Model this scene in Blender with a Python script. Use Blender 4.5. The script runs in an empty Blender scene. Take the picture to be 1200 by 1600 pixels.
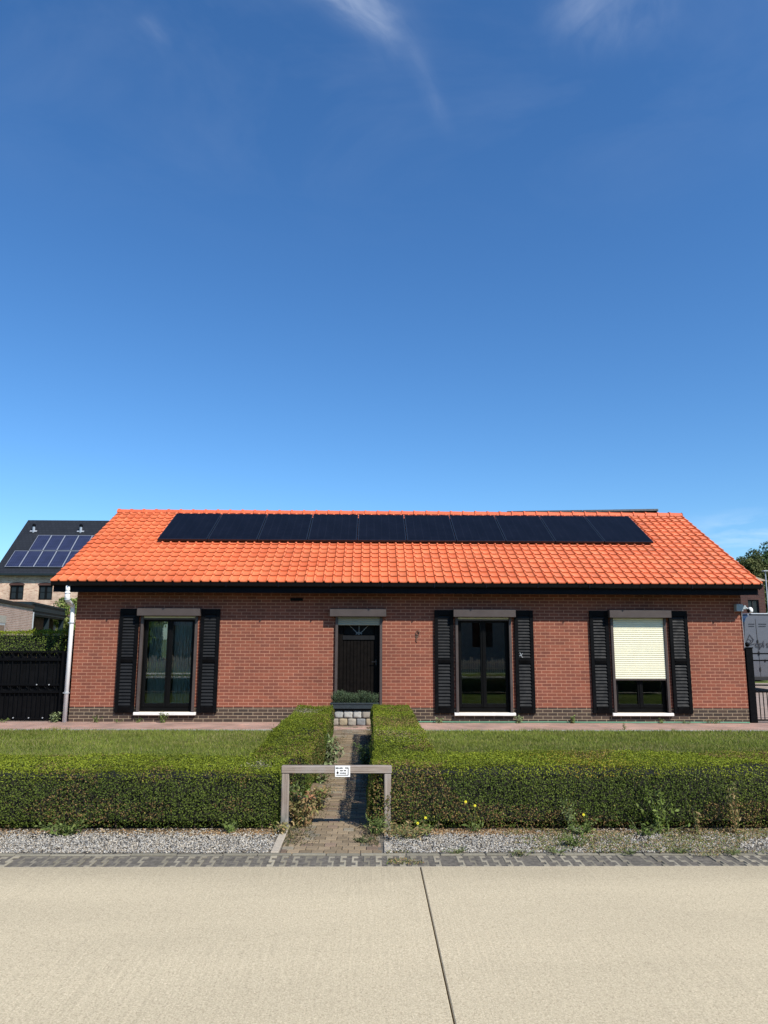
import bpy, math, random
import numpy as np
from mathutils import Vector, Matrix
random.seed(7); rng = np.random.default_rng(11)
sc = bpy.context.scene
col = sc.collection
R = math.radians

# ------------------------------------------------------------------ camera
pitch, yaw, roll = 0.168706, 0.017517, 0.003588
fwd = np.array([math.sin(yaw)*math.cos(pitch), math.cos(yaw)*math.cos(pitch), math.sin(pitch)])
r0 = np.array([math.cos(yaw), -math.sin(yaw), 0.0]); u0 = np.cross(r0, fwd)
rt = math.cos(roll)*r0 + math.sin(roll)*u0; up = np.cross(rt, fwd)
cd = bpy.data.cameras.new('camera'); cam = bpy.data.objects.new('camera', cd); col.objects.link(cam)
cd.sensor_fit = 'VERTICAL'; cd.sensor_height = 36; cd.lens = 36*1160/1600
cd.clip_start = 0.05; cd.clip_end = 3000
M = Matrix([[rt[0], up[0], -fwd[0], 6.0687], [rt[1], up[1], -fwd[1], -15.562], [rt[2], up[2], -fwd[2], 1.6777], [0, 0, 0, 1]])
cam.matrix_world = M
sc.camera = cam

# ------------------------------------------------------------------ light
SUN = Vector((0.62, -0.77, 1.0)).normalized()
ELEV = math.asin(SUN.z); AZ = math.atan2(SUN.x, SUN.y)
sd = bpy.data.lights.new('sun', 'SUN'); sd.energy = 5.0; sd.angle = R(0.53); sd.color = (1.0, 0.955, 0.88)
so = bpy.data.objects.new('sun', sd); col.objects.link(so); so.rotation_euler = SUN.to_track_quat('Z', 'Y').to_euler(); so.location = (10, -12, 14)
sc.view_settings.view_transform = 'Standard'; sc.view_settings.look = 'None'
sc.view_settings.gamma = 1; sc.view_settings.use_curve_mapping = False
sc.view_settings.exposure = 0.3

world = bpy.data.worlds.new('World'); sc.world = world; world.use_nodes = True
wt = world.node_tree; wn = wt.nodes; wl = wt.links
bg = wn['Background']; bg.inputs[1].default_value = 0.131

class NB:
    """tiny node helper"""
    def __init__(s, t): s.t = t; s.n = t.nodes; s.l = t.links
    def set(s, sock, v):
        if isinstance(v, bpy.types.NodeSocket): s.l.new(v, sock)
        elif v is not None:
            if hasattr(sock.default_value, '__len__') and not hasattr(v, '__len__'): v = [v]*len(sock.default_value)
            if hasattr(v, '__len__') and len(v) == 3 and len(sock.default_value) == 4: v = (*v, 1)
            sock.default_value = v
    def math(s, op, a, b=None, c=None, clamp=False):
        n = s.n.new('ShaderNodeMath'); n.operation = op; n.use_clamp = clamp
        for i, v in enumerate((a, b, c)):
            if v is not None: s.set(n.inputs[i], v)
        return n.outputs[0]
    def vmath(s, op, a, b=None):
        n = s.n.new('ShaderNodeVectorMath'); n.operation = op
        s.set(n.inputs[0], a)
        if b is not None: s.set(n.inputs[1], b)
        return n.outputs['Value'] if op in ('DOT_PRODUCT', 'LENGTH') else n.outputs[0]
    def mix(s, f, a, b, mode='MIX'):
        n = s.n.new('ShaderNodeMix'); n.data_type = 'RGBA'; n.blend_type = mode; n.clamp_factor = True
        s.set(n.inputs[0], f); s.set(n.inputs[6], a); s.set(n.inputs[7], b)
        return n.outputs[2]
    def noise(s, vec, scale, detail=2, rough=0.5, dist=0, out=0):
        n = s.n.new('ShaderNodeTexNoise'); s.set(n.inputs['Vector'], vec)
        s.set(n.inputs['Scale'], scale); s.set(n.inputs['Detail'], detail); s.set(n.inputs['Roughness'], rough); s.set(n.inputs['Distortion'], dist)
        return n.outputs[out]
    def ramp(s, f, a, b, lo=0.0, hi=1.0):
        n = s.n.new('ShaderNodeMapRange'); s.set(n.inputs[0], f); s.set(n.inputs[1], a); s.set(n.inputs[2], b); s.set(n.inputs[3], lo); s.set(n.inputs[4], hi)
        n.clamp = True
        return n.outputs[0]
    def smooth(s, f, a, b):
        n = s.n.new('ShaderNodeMapRange'); n.interpolation_type = 'SMOOTHSTEP'; s.set(n.inputs[0], f); s.set(n.inputs[1], a); s.set(n.inputs[2], b)
        return n.outputs[0]
    def xyz(s, v):
        n = s.n.new('ShaderNodeSeparateXYZ'); s.set(n.inputs[0], v); return n.outputs
    def comb(s, x, y, z=0.0):
        n = s.n.new('ShaderNodeCombineXYZ'); s.set(n.inputs[0], x); s.set(n.inputs[1], y); s.set(n.inputs[2], z); return n.outputs[0]
    def coord(s, which='Object'):
        return s.n.new('ShaderNodeTexCoord').outputs[which]
    def mapping(s, v, loc=(0, 0, 0), rot=(0, 0, 0), sc_=(1, 1, 1)):
        n = s.n.new('ShaderNodeMapping'); s.set(n.inputs[0], v); n.inputs[1].default_value = loc; n.inputs[2].default_value = rot; n.inputs[3].default_value = sc_
        return n.outputs[0]
    def bump(s, h, strength=0.5, dist=0.01):
        n = s.n.new('ShaderNodeBump'); s.set(n.inputs['Height'], h); n.inputs['Strength'].default_value = strength; n.inputs['Distance'].default_value = dist
        return n.outputs[0]

# sky: physical sky with thin cirrus
W = NB(wt)
sky = wn.new('ShaderNodeTexSky'); sky.sky_type = 'NISHITA'; sky.sun_disc = False
sky.sun_elevation = ELEV; sky.sun_rotation = AZ
sky.altitude = 50; sky.air_density = 1.0; sky.dust_density = 0.4; sky.ozone_density = 3.0
hsv = wn.new('ShaderNodeHueSaturation'); hsv.inputs['Saturation'].default_value = 1.16; wl.new(sky.outputs[0], hsv.inputs['Color'])
tint = W.mix(1.0, hsv.outputs[0], (0.66, 0.88, 1.04), 'MULTIPLY')
d = W.coord('Generated'); dx, dy, dz = W.xyz(d)[:3]
zc = W.math('MAXIMUM', dz, 0.02)
px = W.math('DIVIDE', dx, zc); py = W.math('DIVIDE', dy, zc)
def streak(ax, ay, ang, width, l0, l1, seed, amount, nsc=6.0, curve=0.0):
    """wisp on the cloud layer: origin, direction, across-width, along-range"""
    ca, sa = math.cos(ang), math.sin(ang)
    u = W.math('ADD', W.math('MULTIPLY', W.math('SUBTRACT', px, ax), ca), W.math('MULTIPLY', W.math('SUBTRACT', py, ay), sa))
    v = W.math('SUBTRACT', W.math('MULTIPLY', W.math('SUBTRACT', py, ay), ca), W.math('MULTIPLY', W.math('SUBTRACT', px, ax), sa))
    if curve: v = W.math('SUBTRACT', v, W.math('MULTIPLY', W.math('MULTIPLY', u, u), curve))
    n1 = W.noise(W.comb(W.math('MULTIPLY', u, 1.0), W.math('MULTIPLY', v, 2.6), seed), nsc*0.5, 4, 0.5, 0.3)
    vv = W.math('ADD', v, W.math('MULTIPLY', W.math('SUBTRACT', n1, 0.5), width*1.2))
    g = W.math('POWER', 2.718, W.math('MULTIPLY', W.math('POWER', W.math('ABSOLUTE', W.math('DIVIDE', vv, width)), 2.0), -1.0))
    al = W.math('MULTIPLY', W.smooth(u, l0, l0+(l1-l0)*0.3), W.math('SUBTRACT', 1.0, W.smooth(u, l0+(l1-l0)*0.55, l1)))
    n2 = W.ramp(W.noise(W.comb(W.math('MULTIPLY', u, 2.2), W.math('MULTIPLY', v, 6.0), seed+3), nsc*0.55, 5, 0.55, 0.5), 0.25, 0.8, 0.12, 1.0)
    return W.math('MULTIPLY', W.math('MULTIPLY', g, al), W.math('MULTIPLY', n2, amount))
masks = [
    streak(0.024, 1.085, math.atan2(0.138, 0.115), 0.030, -0.26, 0.065, 1.0, 0.33, 9.0, 1.0),
    streak(0.010, 1.060, math.atan2(0.138, 0.126), 0.050, -0.26, 0.16, 5.0, 0.10, 7.0, 0.8),
    streak(0.085, 1.17, math.atan2(0.20, 0.075), 0.016, -0.10, 0.22, 2.0, 0.06, 8.0),
    streak(0.32, 1.05, math.atan2(0.05, -0.035), 0.040, -0.16, 0.07, 3.0, 0.13, 8.0),
    streak(0.40, 1.06, math.atan2(0.08, 0.02), 0.09, -0.16, 0.12, 8.0, 0.07, 9.0),
    streak(-0.363, 1.10, math.atan2(0.1, 0.05), 0.014, -0.05, 0.04, 4.0, 0.07, 9.0),
]
cm = masks[0]
for m_ in masks[1:]: cm = W.math('ADD', cm, m_)
hz = W.noise(W.mapping(d, sc_=(2.0, 2.0, 9.0)), 5.0, 5, 0.55, 0.3)
az_m = W.math('MULTIPLY', W.smooth(dx, 0.36, 0.46), W.math('MULTIPLY', W.smooth(dz, 0.07, 0.10), W.math('SUBTRACT', 1.0, W.smooth(dz, 0.125, 0.165))))
cm = W.math('ADD', cm, W.math('MULTIPLY', W.math('MULTIPLY', az_m, W.ramp(hz, 0.40, 0.68)), 0.38))
veil = W.math('MULTIPLY', W.math('MULTIPLY', W.ramp(W.noise(W.comb(px, py, 0.0), 2.2, 5, 0.6, 0.6), 0.45, 0.8), W.smooth(dz, 0.45, 0.66)), 0.045)
cm = W.math('ADD', cm, veil, clamp=True)
cloudcol = W.mix(cm, tint, (6.6, 7.2, 8.0), 'MIX')
wl.new(cloudcol, bg.inputs[0])

# ------------------------------------------------------------------ materials
MATS = {}
def newmat(name):
    m = bpy.data.materials.new(name); m.use_nodes = True; n = NB(m.node_tree); MATS[name] = m
    return m, n, m.node_tree.nodes['Principled BSDF']
def simple(name, c, rough=0.6, metal=0.0, spec=0.5, var=0.12, nscale=12.0, bump=0.0, bscale=60.0, coat=0.0):
    m, n, p = newmat(name); co = n.coord()
    f = n.noise(co, nscale, 4, 0.6)
    lo = tuple(x*(1-var) for x in c); hi = tuple(min(1, x*(1+var)) for x in c)
    n.set(p.inputs['Base Color'], n.mix(n.ramp(f, 0.3, 0.7), lo, hi))
    n.set(p.inputs['Roughness'], n.ramp(n.noise(co, nscale*2, 3), 0.3, 0.7, max(0.03, rough-0.08), min(1, rough+0.08)))
    p.inputs['Metallic'].default_value = metal; p.inputs['Specular IOR Level'].default_value = spec
    p.inputs['Coat Weight'].default_value = coat
    if bump: n.set(p.inputs['Normal'], n.bump(n.noise(co, bscale, 4, 0.6), bump, 0.01))
    return m
def brickmat(name, c1, c2, mort, bw, rh, ms, mode='wall', bumps=0.6, offs=0.5, grime=0.25, rough=0.85, freq=2, gscale=1.3):
    m, n, p = newmat(name); co = n.coord(); x, y, z = n.xyz(co)[:3]
    v = n.comb(n.math('ADD', x, y), z, 0.0) if mode == 'wall' else co
    wob = n.noise(co, 7.0, 2)
    v2 = n.vmath('ADD', v, n.comb(n.math('MULTIPLY', n.math('SUBTRACT', wob, 0.5), 0.004), n.math('MULTIPLY', n.math('SUBTRACT', n.noise(co, 5.0, 2), 0.5), 0.004), 0.0))
    b = n.n.new('ShaderNodeTexBrick'); n.set(b.inputs['Vector'], v2)
    n.set(b.inputs['Color1'], c1); n.set(b.inputs['Color2'], c2); n.set(b.inputs['Mortar'], mort)
    b.inputs['Scale'].default_value = 1; b.inputs['Mortar Size'].default_value = ms; b.inputs['Mortar Smooth'].default_value = 0.25
    b.inputs['Bias'].default_value = 0; b.inputs['Brick Width'].default_value = bw; b.inputs['Row Height'].default_value = rh
    b.offset = offs; b.offset_frequency = freq; b.squash = 1
    fine = n.ramp(n.noise(co, 90.0, 4, 0.7), 0.25, 0.75, 0.80, 1.2)
    big = n.ramp(n.noise(co, gscale, 5, 0.65), 0.3, 0.75, 1.0+grime*0.4, 1.0-grime)
    st = n.ramp(n.noise(n.mapping(co, sc_=(4.5, 4.5, .45)), 1.0, 5, 0.7), 0.3, 0.75, 1.05, 0.88)
    f = n.math('MULTIPLY', n.math('MULTIPLY', fine, big), st if mode == 'wall' else 1.0)
    n.set(p.inputs['Base Color'], n.mix(1.0, b.outputs[0], n.comb(f, f, f), 'MULTIPLY'))
    p.inputs['Roughness'].default_value = rough; p.inputs['Specular IOR Level'].default_value = 0.25
    h = n.math('ADD', n.math('MULTIPLY', b.outputs['Fac'], -1.0), n.math('MULTIPLY', n.noise(co, 120.0, 3), 0.25))
    n.set(p.inputs['Normal'], n.bump(h, bumps, 0.006))
    return m
brickmat('red_brick', (0.265, 0.083, 0.048), (0.19, 0.063, 0.041), (0.44, 0.215, 0.135), 0.2, 0.065, 0.0070, grime=0.22)
brickmat('dark_brick', (0.085, 0.055, 0.040), (0.050, 0.036, 0.029), (0.34, 0.26, 0.17), 0.2, 0.065, 0.0065, grime=0.3)
brickmat('neighbour_brick', (0.66, 0.47, 0.33), (0.46, 0.26, 0.18), (0.72, 0.62, 0.48), 0.21, 0.07, 0.007, grime=0.35)
brickmat('garage_brick', (0.50, 0.30, 0.23), (0.36, 0.20, 0.15), (0.60, 0.50, 0.41), 0.22, 0.075, 0.012, grime=0.2)
brickmat('brown_brick', (0.085, 0.036, 0.028), (0.055, 0.026, 0.022), (0.09, 0.06, 0.05), 0.2, 0.065, 0.008)
brickmat('opposite_brick', (0.20, 0.16, 0.13), (0.14, 0.11, 0.095), (0.26, 0.23, 0.2), 0.22, 0.07, 0.01)
brickmat('strip_paver', (0.46, 0.26, 0.20), (0.34, 0.23, 0.19), (0.30, 0.24, 0.18), 0.2, 0.06, 0.006, mode='floor', grime=0.45)
brickmat('drive_paver', (0.36, 0.27, 0.22), (0.30, 0.24, 0.2), (0.2, 0.17, 0.14), 0.22, 0.11, 0.008, mode='floor')
simple('black_paint', (0.0035, 0.0035, 0.004), 0.5, spec=0.09, nscale=5, var=0.3)
simple('louver_paint', (0.0105, 0.011, 0.012), 0.62, spec=0.16, nscale=5, var=0.25)
simple('black_pvc', (0.005, 0.005, 0.005), 0.4, spec=0.09)
simple('fascia_black', (0.004, 0.005, 0.008), 0.5, spec=0.09, nscale=3, var=0.4)
simple('shutter_box_brown', (0.070, 0.054, 0.048), 0.42, spec=0.4, nscale=4, var=0.08)
simple('cream_slat', (0.80, 0.76, 0.56), 0.45, var=0.03, nscale=5)
simple('grey_slat', (0.36, 0.34, 0.25), 0.45, var=0.05)
simple('sill_stone', (0.78, 0.75, 0.69), 0.55, var=0.10, nscale=9, bump=0.15)
simple('white_pipe', (0.84, 0.84, 0.82), 0.4, var=0.06, nscale=3)
simple('zinc_grey', (0.45, 0.47, 0.48), 0.45, metal=0.3)
simple('door_wood', (0.006, 0.0045, 0.0035), 0.55, spec=0.09, var=0.3)
simple('muntin_grey', (0.30, 0.31, 0.30), 0.5)
simple('metal_bright', (0.55, 0.55, 0.55), 0.25, metal=0.9)
simple('mortar_tan', (0.55, 0.47, 0.38), 0.9, bump=0.4)
simple('iron_black', (0.003, 0.003, 0.0035), 0.5, spec=0.09)
simple('sheet_black', (0.004, 0.004, 0.0045), 0.6, spec=0.09, nscale=4, var=0.3)
simple('steel_slate', (0.016, 0.026, 0.031), 0.7, spec=0.09)
simple('planter_dark', (0.022, 0.03, 0.034), 0.5)
simple('soil', (0.05, 0.032, 0.02), 0.95, var=0.4, nscale=30, bump=0.8)
simple('interior', (0.16, 0.14, 0.12), 0.8)
simple('curtain_cloth', (0.66, 0.72, 0.70), 0.8, var=0.1)
simple('hose_green', (0.08, 0.24, 0.14), 0.45)
simple('rust_metal', (0.12, 0.07, 0.045), 0.7, var=0.4, nscale=60)
simple('van_shaded_grey', (0.09, 0.09, 0.10), 0.35, spec=0.5, var=0.05, coat=0.3)  # shade on the van is put into this darkened paint
simple('van_print', (0.02, 0.02, 0.025), 0.5)
simple('rubber', (0.012, 0.012, 0.012), 0.8)
simple('tail_red', (0.10, 0.01, 0.01), 0.3)
simple('lamp_white', (0.80, 0.80, 0.78), 0.35, var=0.03)
simple('lamp_grey', (0.34, 0.38, 0.39), 0.5, var=0.05)
simple('panel_frame_black', (0.008, 0.009, 0.012), 0.35)
simple('panel_frame_silver', (0.42, 0.44, 0.47), 0.35, metal=0.4)
simple('dark_pane', (0.010, 0.011, 0.014), 0.12, spec=0.35)
simple('tan_roof', (0.30, 0.22, 0.14), 0.85, bump=0.4)
simple('sign_white', (0.85, 0.85, 0.83), 0.4, var=0.02)
simple('sign_black', (0.012, 0.012, 0.012), 0.5)
simple('flower_yellow', (0.75, 0.68, 0.03), 0.6, var=0.05)
simple('concrete_light', (0.40, 0.35, 0.28), 0.9, var=0.22, nscale=14, bump=0.4)
simple('slab_grey', (0.25, 0.25, 0.225), 0.9, var=0.25, nscale=9, bump=0.4)
simple('joint_dark', (0.03, 0.024, 0.018), 0.95)
simple('joint_soil', (0.115, 0.10, 0.078), 0.95, var=0.45, nscale=25, bump=0.8, bscale=90)
simple('bark', (0.10, 0.075, 0.055), 0.9, var=0.35, nscale=10, bump=0.8, bscale=25)
simple('paling_wood', (0.42, 0.32, 0.21), 0.85, var=0.3)
simple('rear_wall', (0.2, 0.1, 0.08), 0.9)

def slatemat(name, c, row=0.25, colw=0.25):
    m, n, p = newmat(name); co = n.coord(); x, y, z = n.xyz(co)[:3]
    b = n.n.new('ShaderNodeTexBrick'); n.set(b.inputs['Vector'], n.comb(x, n.math('MULTIPLY', z, 1.4), 0.0))
    n.set(b.inputs['Color1'], c); n.set(b.inputs['Color2'], tuple(k*1.6 for k in c)); n.set(b.inputs['Mortar'], tuple(k*0.3 for k in c))
    b.inputs['Scale'].default_value = 1; b.inputs['Brick Width'].default_value = colw; b.inputs['Row Height'].default_value = row; b.inputs['Mortar Size'].default_value = 0.02
    n.set(p.inputs['Base Color'], b.outputs[0]); p.inputs['Roughness'].default_value = 0.55
    n.set(p.inputs['Normal'], n.bump(b.outputs['Fac'], -0.8, 0.03))
slatemat('black_slate', (0.010, 0.011, 0.013)); slatemat('slate_blue', (0.05, 0.06, 0.075))

def vcolmat(name, rough=0.7, transl=0.0, spec=0.3, bump=0.0, nscale=0.0):
    m, n, p = newmat(name)
    a = n.n.new('ShaderNodeAttribute'); a.attribute_name = 'tone'
    c = a.outputs['Color']
    if nscale:
        f = n.ramp(n.noise(n.coord(), nscale, 4, 0.65), 0.25, 0.75, 0.78, 1.18); c = n.mix(1.0, c, n.comb(f, f, f), 'MULTIPLY')
    n.set(p.inputs['Base Color'], c); p.inputs['Roughness'].default_value = rough; p.inputs['Specular IOR Level'].default_value = spec
    if bump: n.set(p.inputs['Normal'], n.bump(n.noise(n.coord(), nscale*2 or 60, 4, 0.7), bump, 0.005))
    if transl:
        t = n.n.new('ShaderNodeBsdfTranslucent'); n.set(t.inputs[0], c)
        mx = n.n.new('ShaderNodeMixShader'); mx.inputs[0].default_value = transl
        n.l.new(p.outputs[0], mx.inputs[1]); n.l.new(t.outputs[0], mx.inputs[2])
        n.l.new(mx.outputs[0], n.n['Material Output'].inputs[0])
    return m
vcolmat('foliage', 0.65, 0.25, 0.12)
vcolmat('grass_blades', 0.7, 0.25, 0.1)
vcolmat('roof_tile', 0.55, 0.0, 0.3, 0.35, 26.0)
vcolmat('stone_bits', 0.85, 0.0, 0.25, 0.3, 40.0)
vcolmat('path_clinker', 0.9, 0.0, 0.2, 0.7, 55.0)
vcolmat('granite', 0.85, 0.0, 0.25, 0.8, 35.0)

def glassmat(name, tintc=(0.86, 0.90, 0.88), ior=2.3):
    m, n, p = newmat(name)
    g = n.n.new('ShaderNodeBsdfGlossy'); g.inputs['Roughness'].default_value = 0.0; g.inputs[0].default_value = (0.92, 0.97, 1, 1)
    t = n.n.new('ShaderNodeBsdfTransparent'); t.inputs[0].default_value = (*tintc, 1)
    f = n.n.new('ShaderNodeFresnel'); f.inputs['IOR'].default_value = ior
    n.set(f.inputs['Normal'], n.bump(n.noise(n.coord(), 1.6, 1), 0.02, 0.02))
    mx = n.n.new('ShaderNodeMixShader'); n.l.new(f.outputs[0], mx.inputs[0]); n.l.new(t.outputs[0], mx.inputs[1]); n.l.new(g.outputs[0], mx.inputs[2])
    n.l.new(mx.outputs[0], n.n['Material Output'].inputs[0])
glassmat('window_glass')
glassmat('dark_glass', (0.08, 0.09, 0.1), 1.7)

def pvmat(name, c, line, cells, lw, frame_spec=0.5):
    m, n, p = newmat(name); co = n.coord('UV'); u, v, _ = n.xyz(co)[:3]
    fu = n.math('ABSOLUTE', n.math('SUBTRACT', n.math('FRACT', n.math('MULTIPLY', u, cells[0])), 0.5))
    fv = n.math('ABSOLUTE', n.math('SUBTRACT', n.math('FRACT', n.math('MULTIPLY', v, cells[1])), 0.5))
    g = n.math('GREATER_THAN', n.math('MAXIMUM', fu, fv), 0.5-lw)
    nz = n.ramp(n.noise(n.coord(), 2.5, 3), 0.3, 0.7, 0.8, 1.25)
    n.set(p.inputs['Base Color'], n.mix(1.0, n.mix(g, c, line), n.comb(nz, nz, nz), 'MULTIPLY'))
    p.inputs['IOR'].default_value = 1.28 if name == 'pv_black' else 1.5; p.inputs['Roughness'].default_value = 0.35; p.inputs['Specular IOR Level'].default_value = frame_spec
pvmat('pv_black', (0.004, 0.0045, 0.008), (0.008, 0.009, 0.014), (6, 20), 0.03, 0.16)
pvmat('pv_blue', (0.012, 0.016, 0.045), (0.09, 0.10, 0.16), (6, 10), 0.035)

def roadmat():
    m, n, p = newmat('road_concrete'); co = n.coord(); x, y, z = n.xyz(co)[:3]
    fine = n.noise(n.mapping(co, rot=(.2, .1, R(-23))), 70.0, 6, 0.85, 0.6)
    med = n.noise(co, 34.0, 4, 0.7)
    big = n.noise(n.mapping(co, sc_=(0.35, 1.3, 1)), 1.4, 5, 0.6, 0.4)
    brush = n.noise(n.mapping(co, rot=(0, 0, R(3)), sc_=(70, 1.6, 1)), 1.0, 3, 0.6)
    brush_m = n.ramp(n.noise(co, 0.9, 3), 0.35, 0.7)
    c = n.mix(n.ramp(n.math('ADD', n.math('MULTIPLY', fine, .42), n.math('MULTIPLY', n.noise(n.mapping(co, rot=(0, 0, R(37))), 105.0, 4, 0.85, 0.5), .58)), 0.38, 0.62), (0.235, 0.188, 0.118), (0.665, 0.56, 0.385))
    c = n.mix(n.math('MULTIPLY', n.ramp(med, 0.35, 0.7), 0.4), c, (0.56, 0.485, 0.32))
    k = n.math('MULTIPLY', n.ramp(big, 0.3, 0.72, 0.93, 1.05), n.ramp(n.math('MULTIPLY', n.math('SUBTRACT', brush, 0.5), brush_m), -0.15, 0.15, 0.93, 1.07))
    edge = n.smooth(y, -9.66, -10.25)
    k = n.math('MULTIPLY', k, n.ramp(edge, 0, 1, 0.83, 1.0))
    c = n.mix(1.0, c, n.comb(k, k, k), 'MULTIPLY')
    sp = n.ramp(n.noise(co, 55.0, 2, 0.5), 0.70, 0.78)
    c = n.mix(n.math('MULTIPLY', sp, 0.35), c, (0.2, 0.16, 0.12))
    n.set(p.inputs['Base Color'], c); p.inputs['Roughness'].default_value = 0.92; p.inputs['Specular IOR Level'].default_value = 0.2
    h = n.math('ADD', fine, n.math('MULTIPLY', brush, 0.8))
    n.set(p.inputs['Normal'], n.bump(h, 0.55, 0.004))
roadmat()
def groundmat(name, a, b, c, s=1.2):
    m, n, p = newmat(name); co = n.coord()
    f = n.mix(n.ramp(n.noise(co, s, 5, 0.6), 0.35, 0.65), a, b); f = n.mix(n.math('MULTIPLY', n.ramp(n.noise(co, 45, 4, 0.7), 0.4, 0.7), 0.6), f, c)
    n.set(p.inputs['Base Color'], f); p.inputs['Roughness'].default_value = 0.95; p.inputs['Specular IOR Level'].default_value = 0.1
    n.set(p.inputs['Normal'], n.bump(n.noise(co, 40, 5, 0.7), 0.8, 0.02))
groundmat('turf', (0.07, 0.11, 0.022), (0.10, 0.135, 0.034), (0.15, 0.14, 0.06))
groundmat('earth', (0.16, 0.12, 0.075), (0.11, 0.085, 0.055), (0.24, 0.2, 0.14), 3.0)
groundmat('stone_base', (0.22, 0.19, 0.15), (0.14, 0.12, 0.09), (0.33, 0.31, 0.28), 5.0)
def woodmat():
    m, n, p = newmat('weathered_wood'); co = n.coord(); x, y, z = n.xyz(co)[:3]
    a = n.n.new('ShaderNodeAttribute'); a.attribute_name = 'grain'  # 0: along x, 1: along z
    gx = n.noise(n.mapping(co, sc_=(2, 30, 60)), 1.0, 4, 0.65, 0.6); gz = n.noise(n.mapping(co, sc_=(60, 30, 2)), 1.0, 4, 0.65, 0.6)
    g = n.math('ADD', n.math('MULTIPLY', gx, n.math('SUBTRACT', 1.0, a.outputs['Fac'])), n.math('MULTIPLY', gz, a.outputs['Fac']))
    c = n.mix(n.ramp(g, 0.3, 0.7), (0.15, 0.112, 0.085), (0.37, 0.31, 0.255))
    c = n.mix(n.math('MULTIPLY', n.ramp(n.noise(co, 6, 4), 0.5, 0.7), 0.6), c, (0.30, 0.28, 0.26))
    low = n.math('MULTIPLY', n.smooth(z, 0.20, 0.05), n.ramp(n.noise(co, 22, 3), 0.4, 0.6))
    c = n.mix(n.math('MULTIPLY', low, 0.7), c, (0.08, 0.10, 0.07))
    n.set(p.inputs['Base Color'], c); p.inputs['Roughness'].default_value = 0.85
    n.set(p.inputs['Normal'], n.bump(g, 0.5, 0.004))
woodmat()

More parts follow.
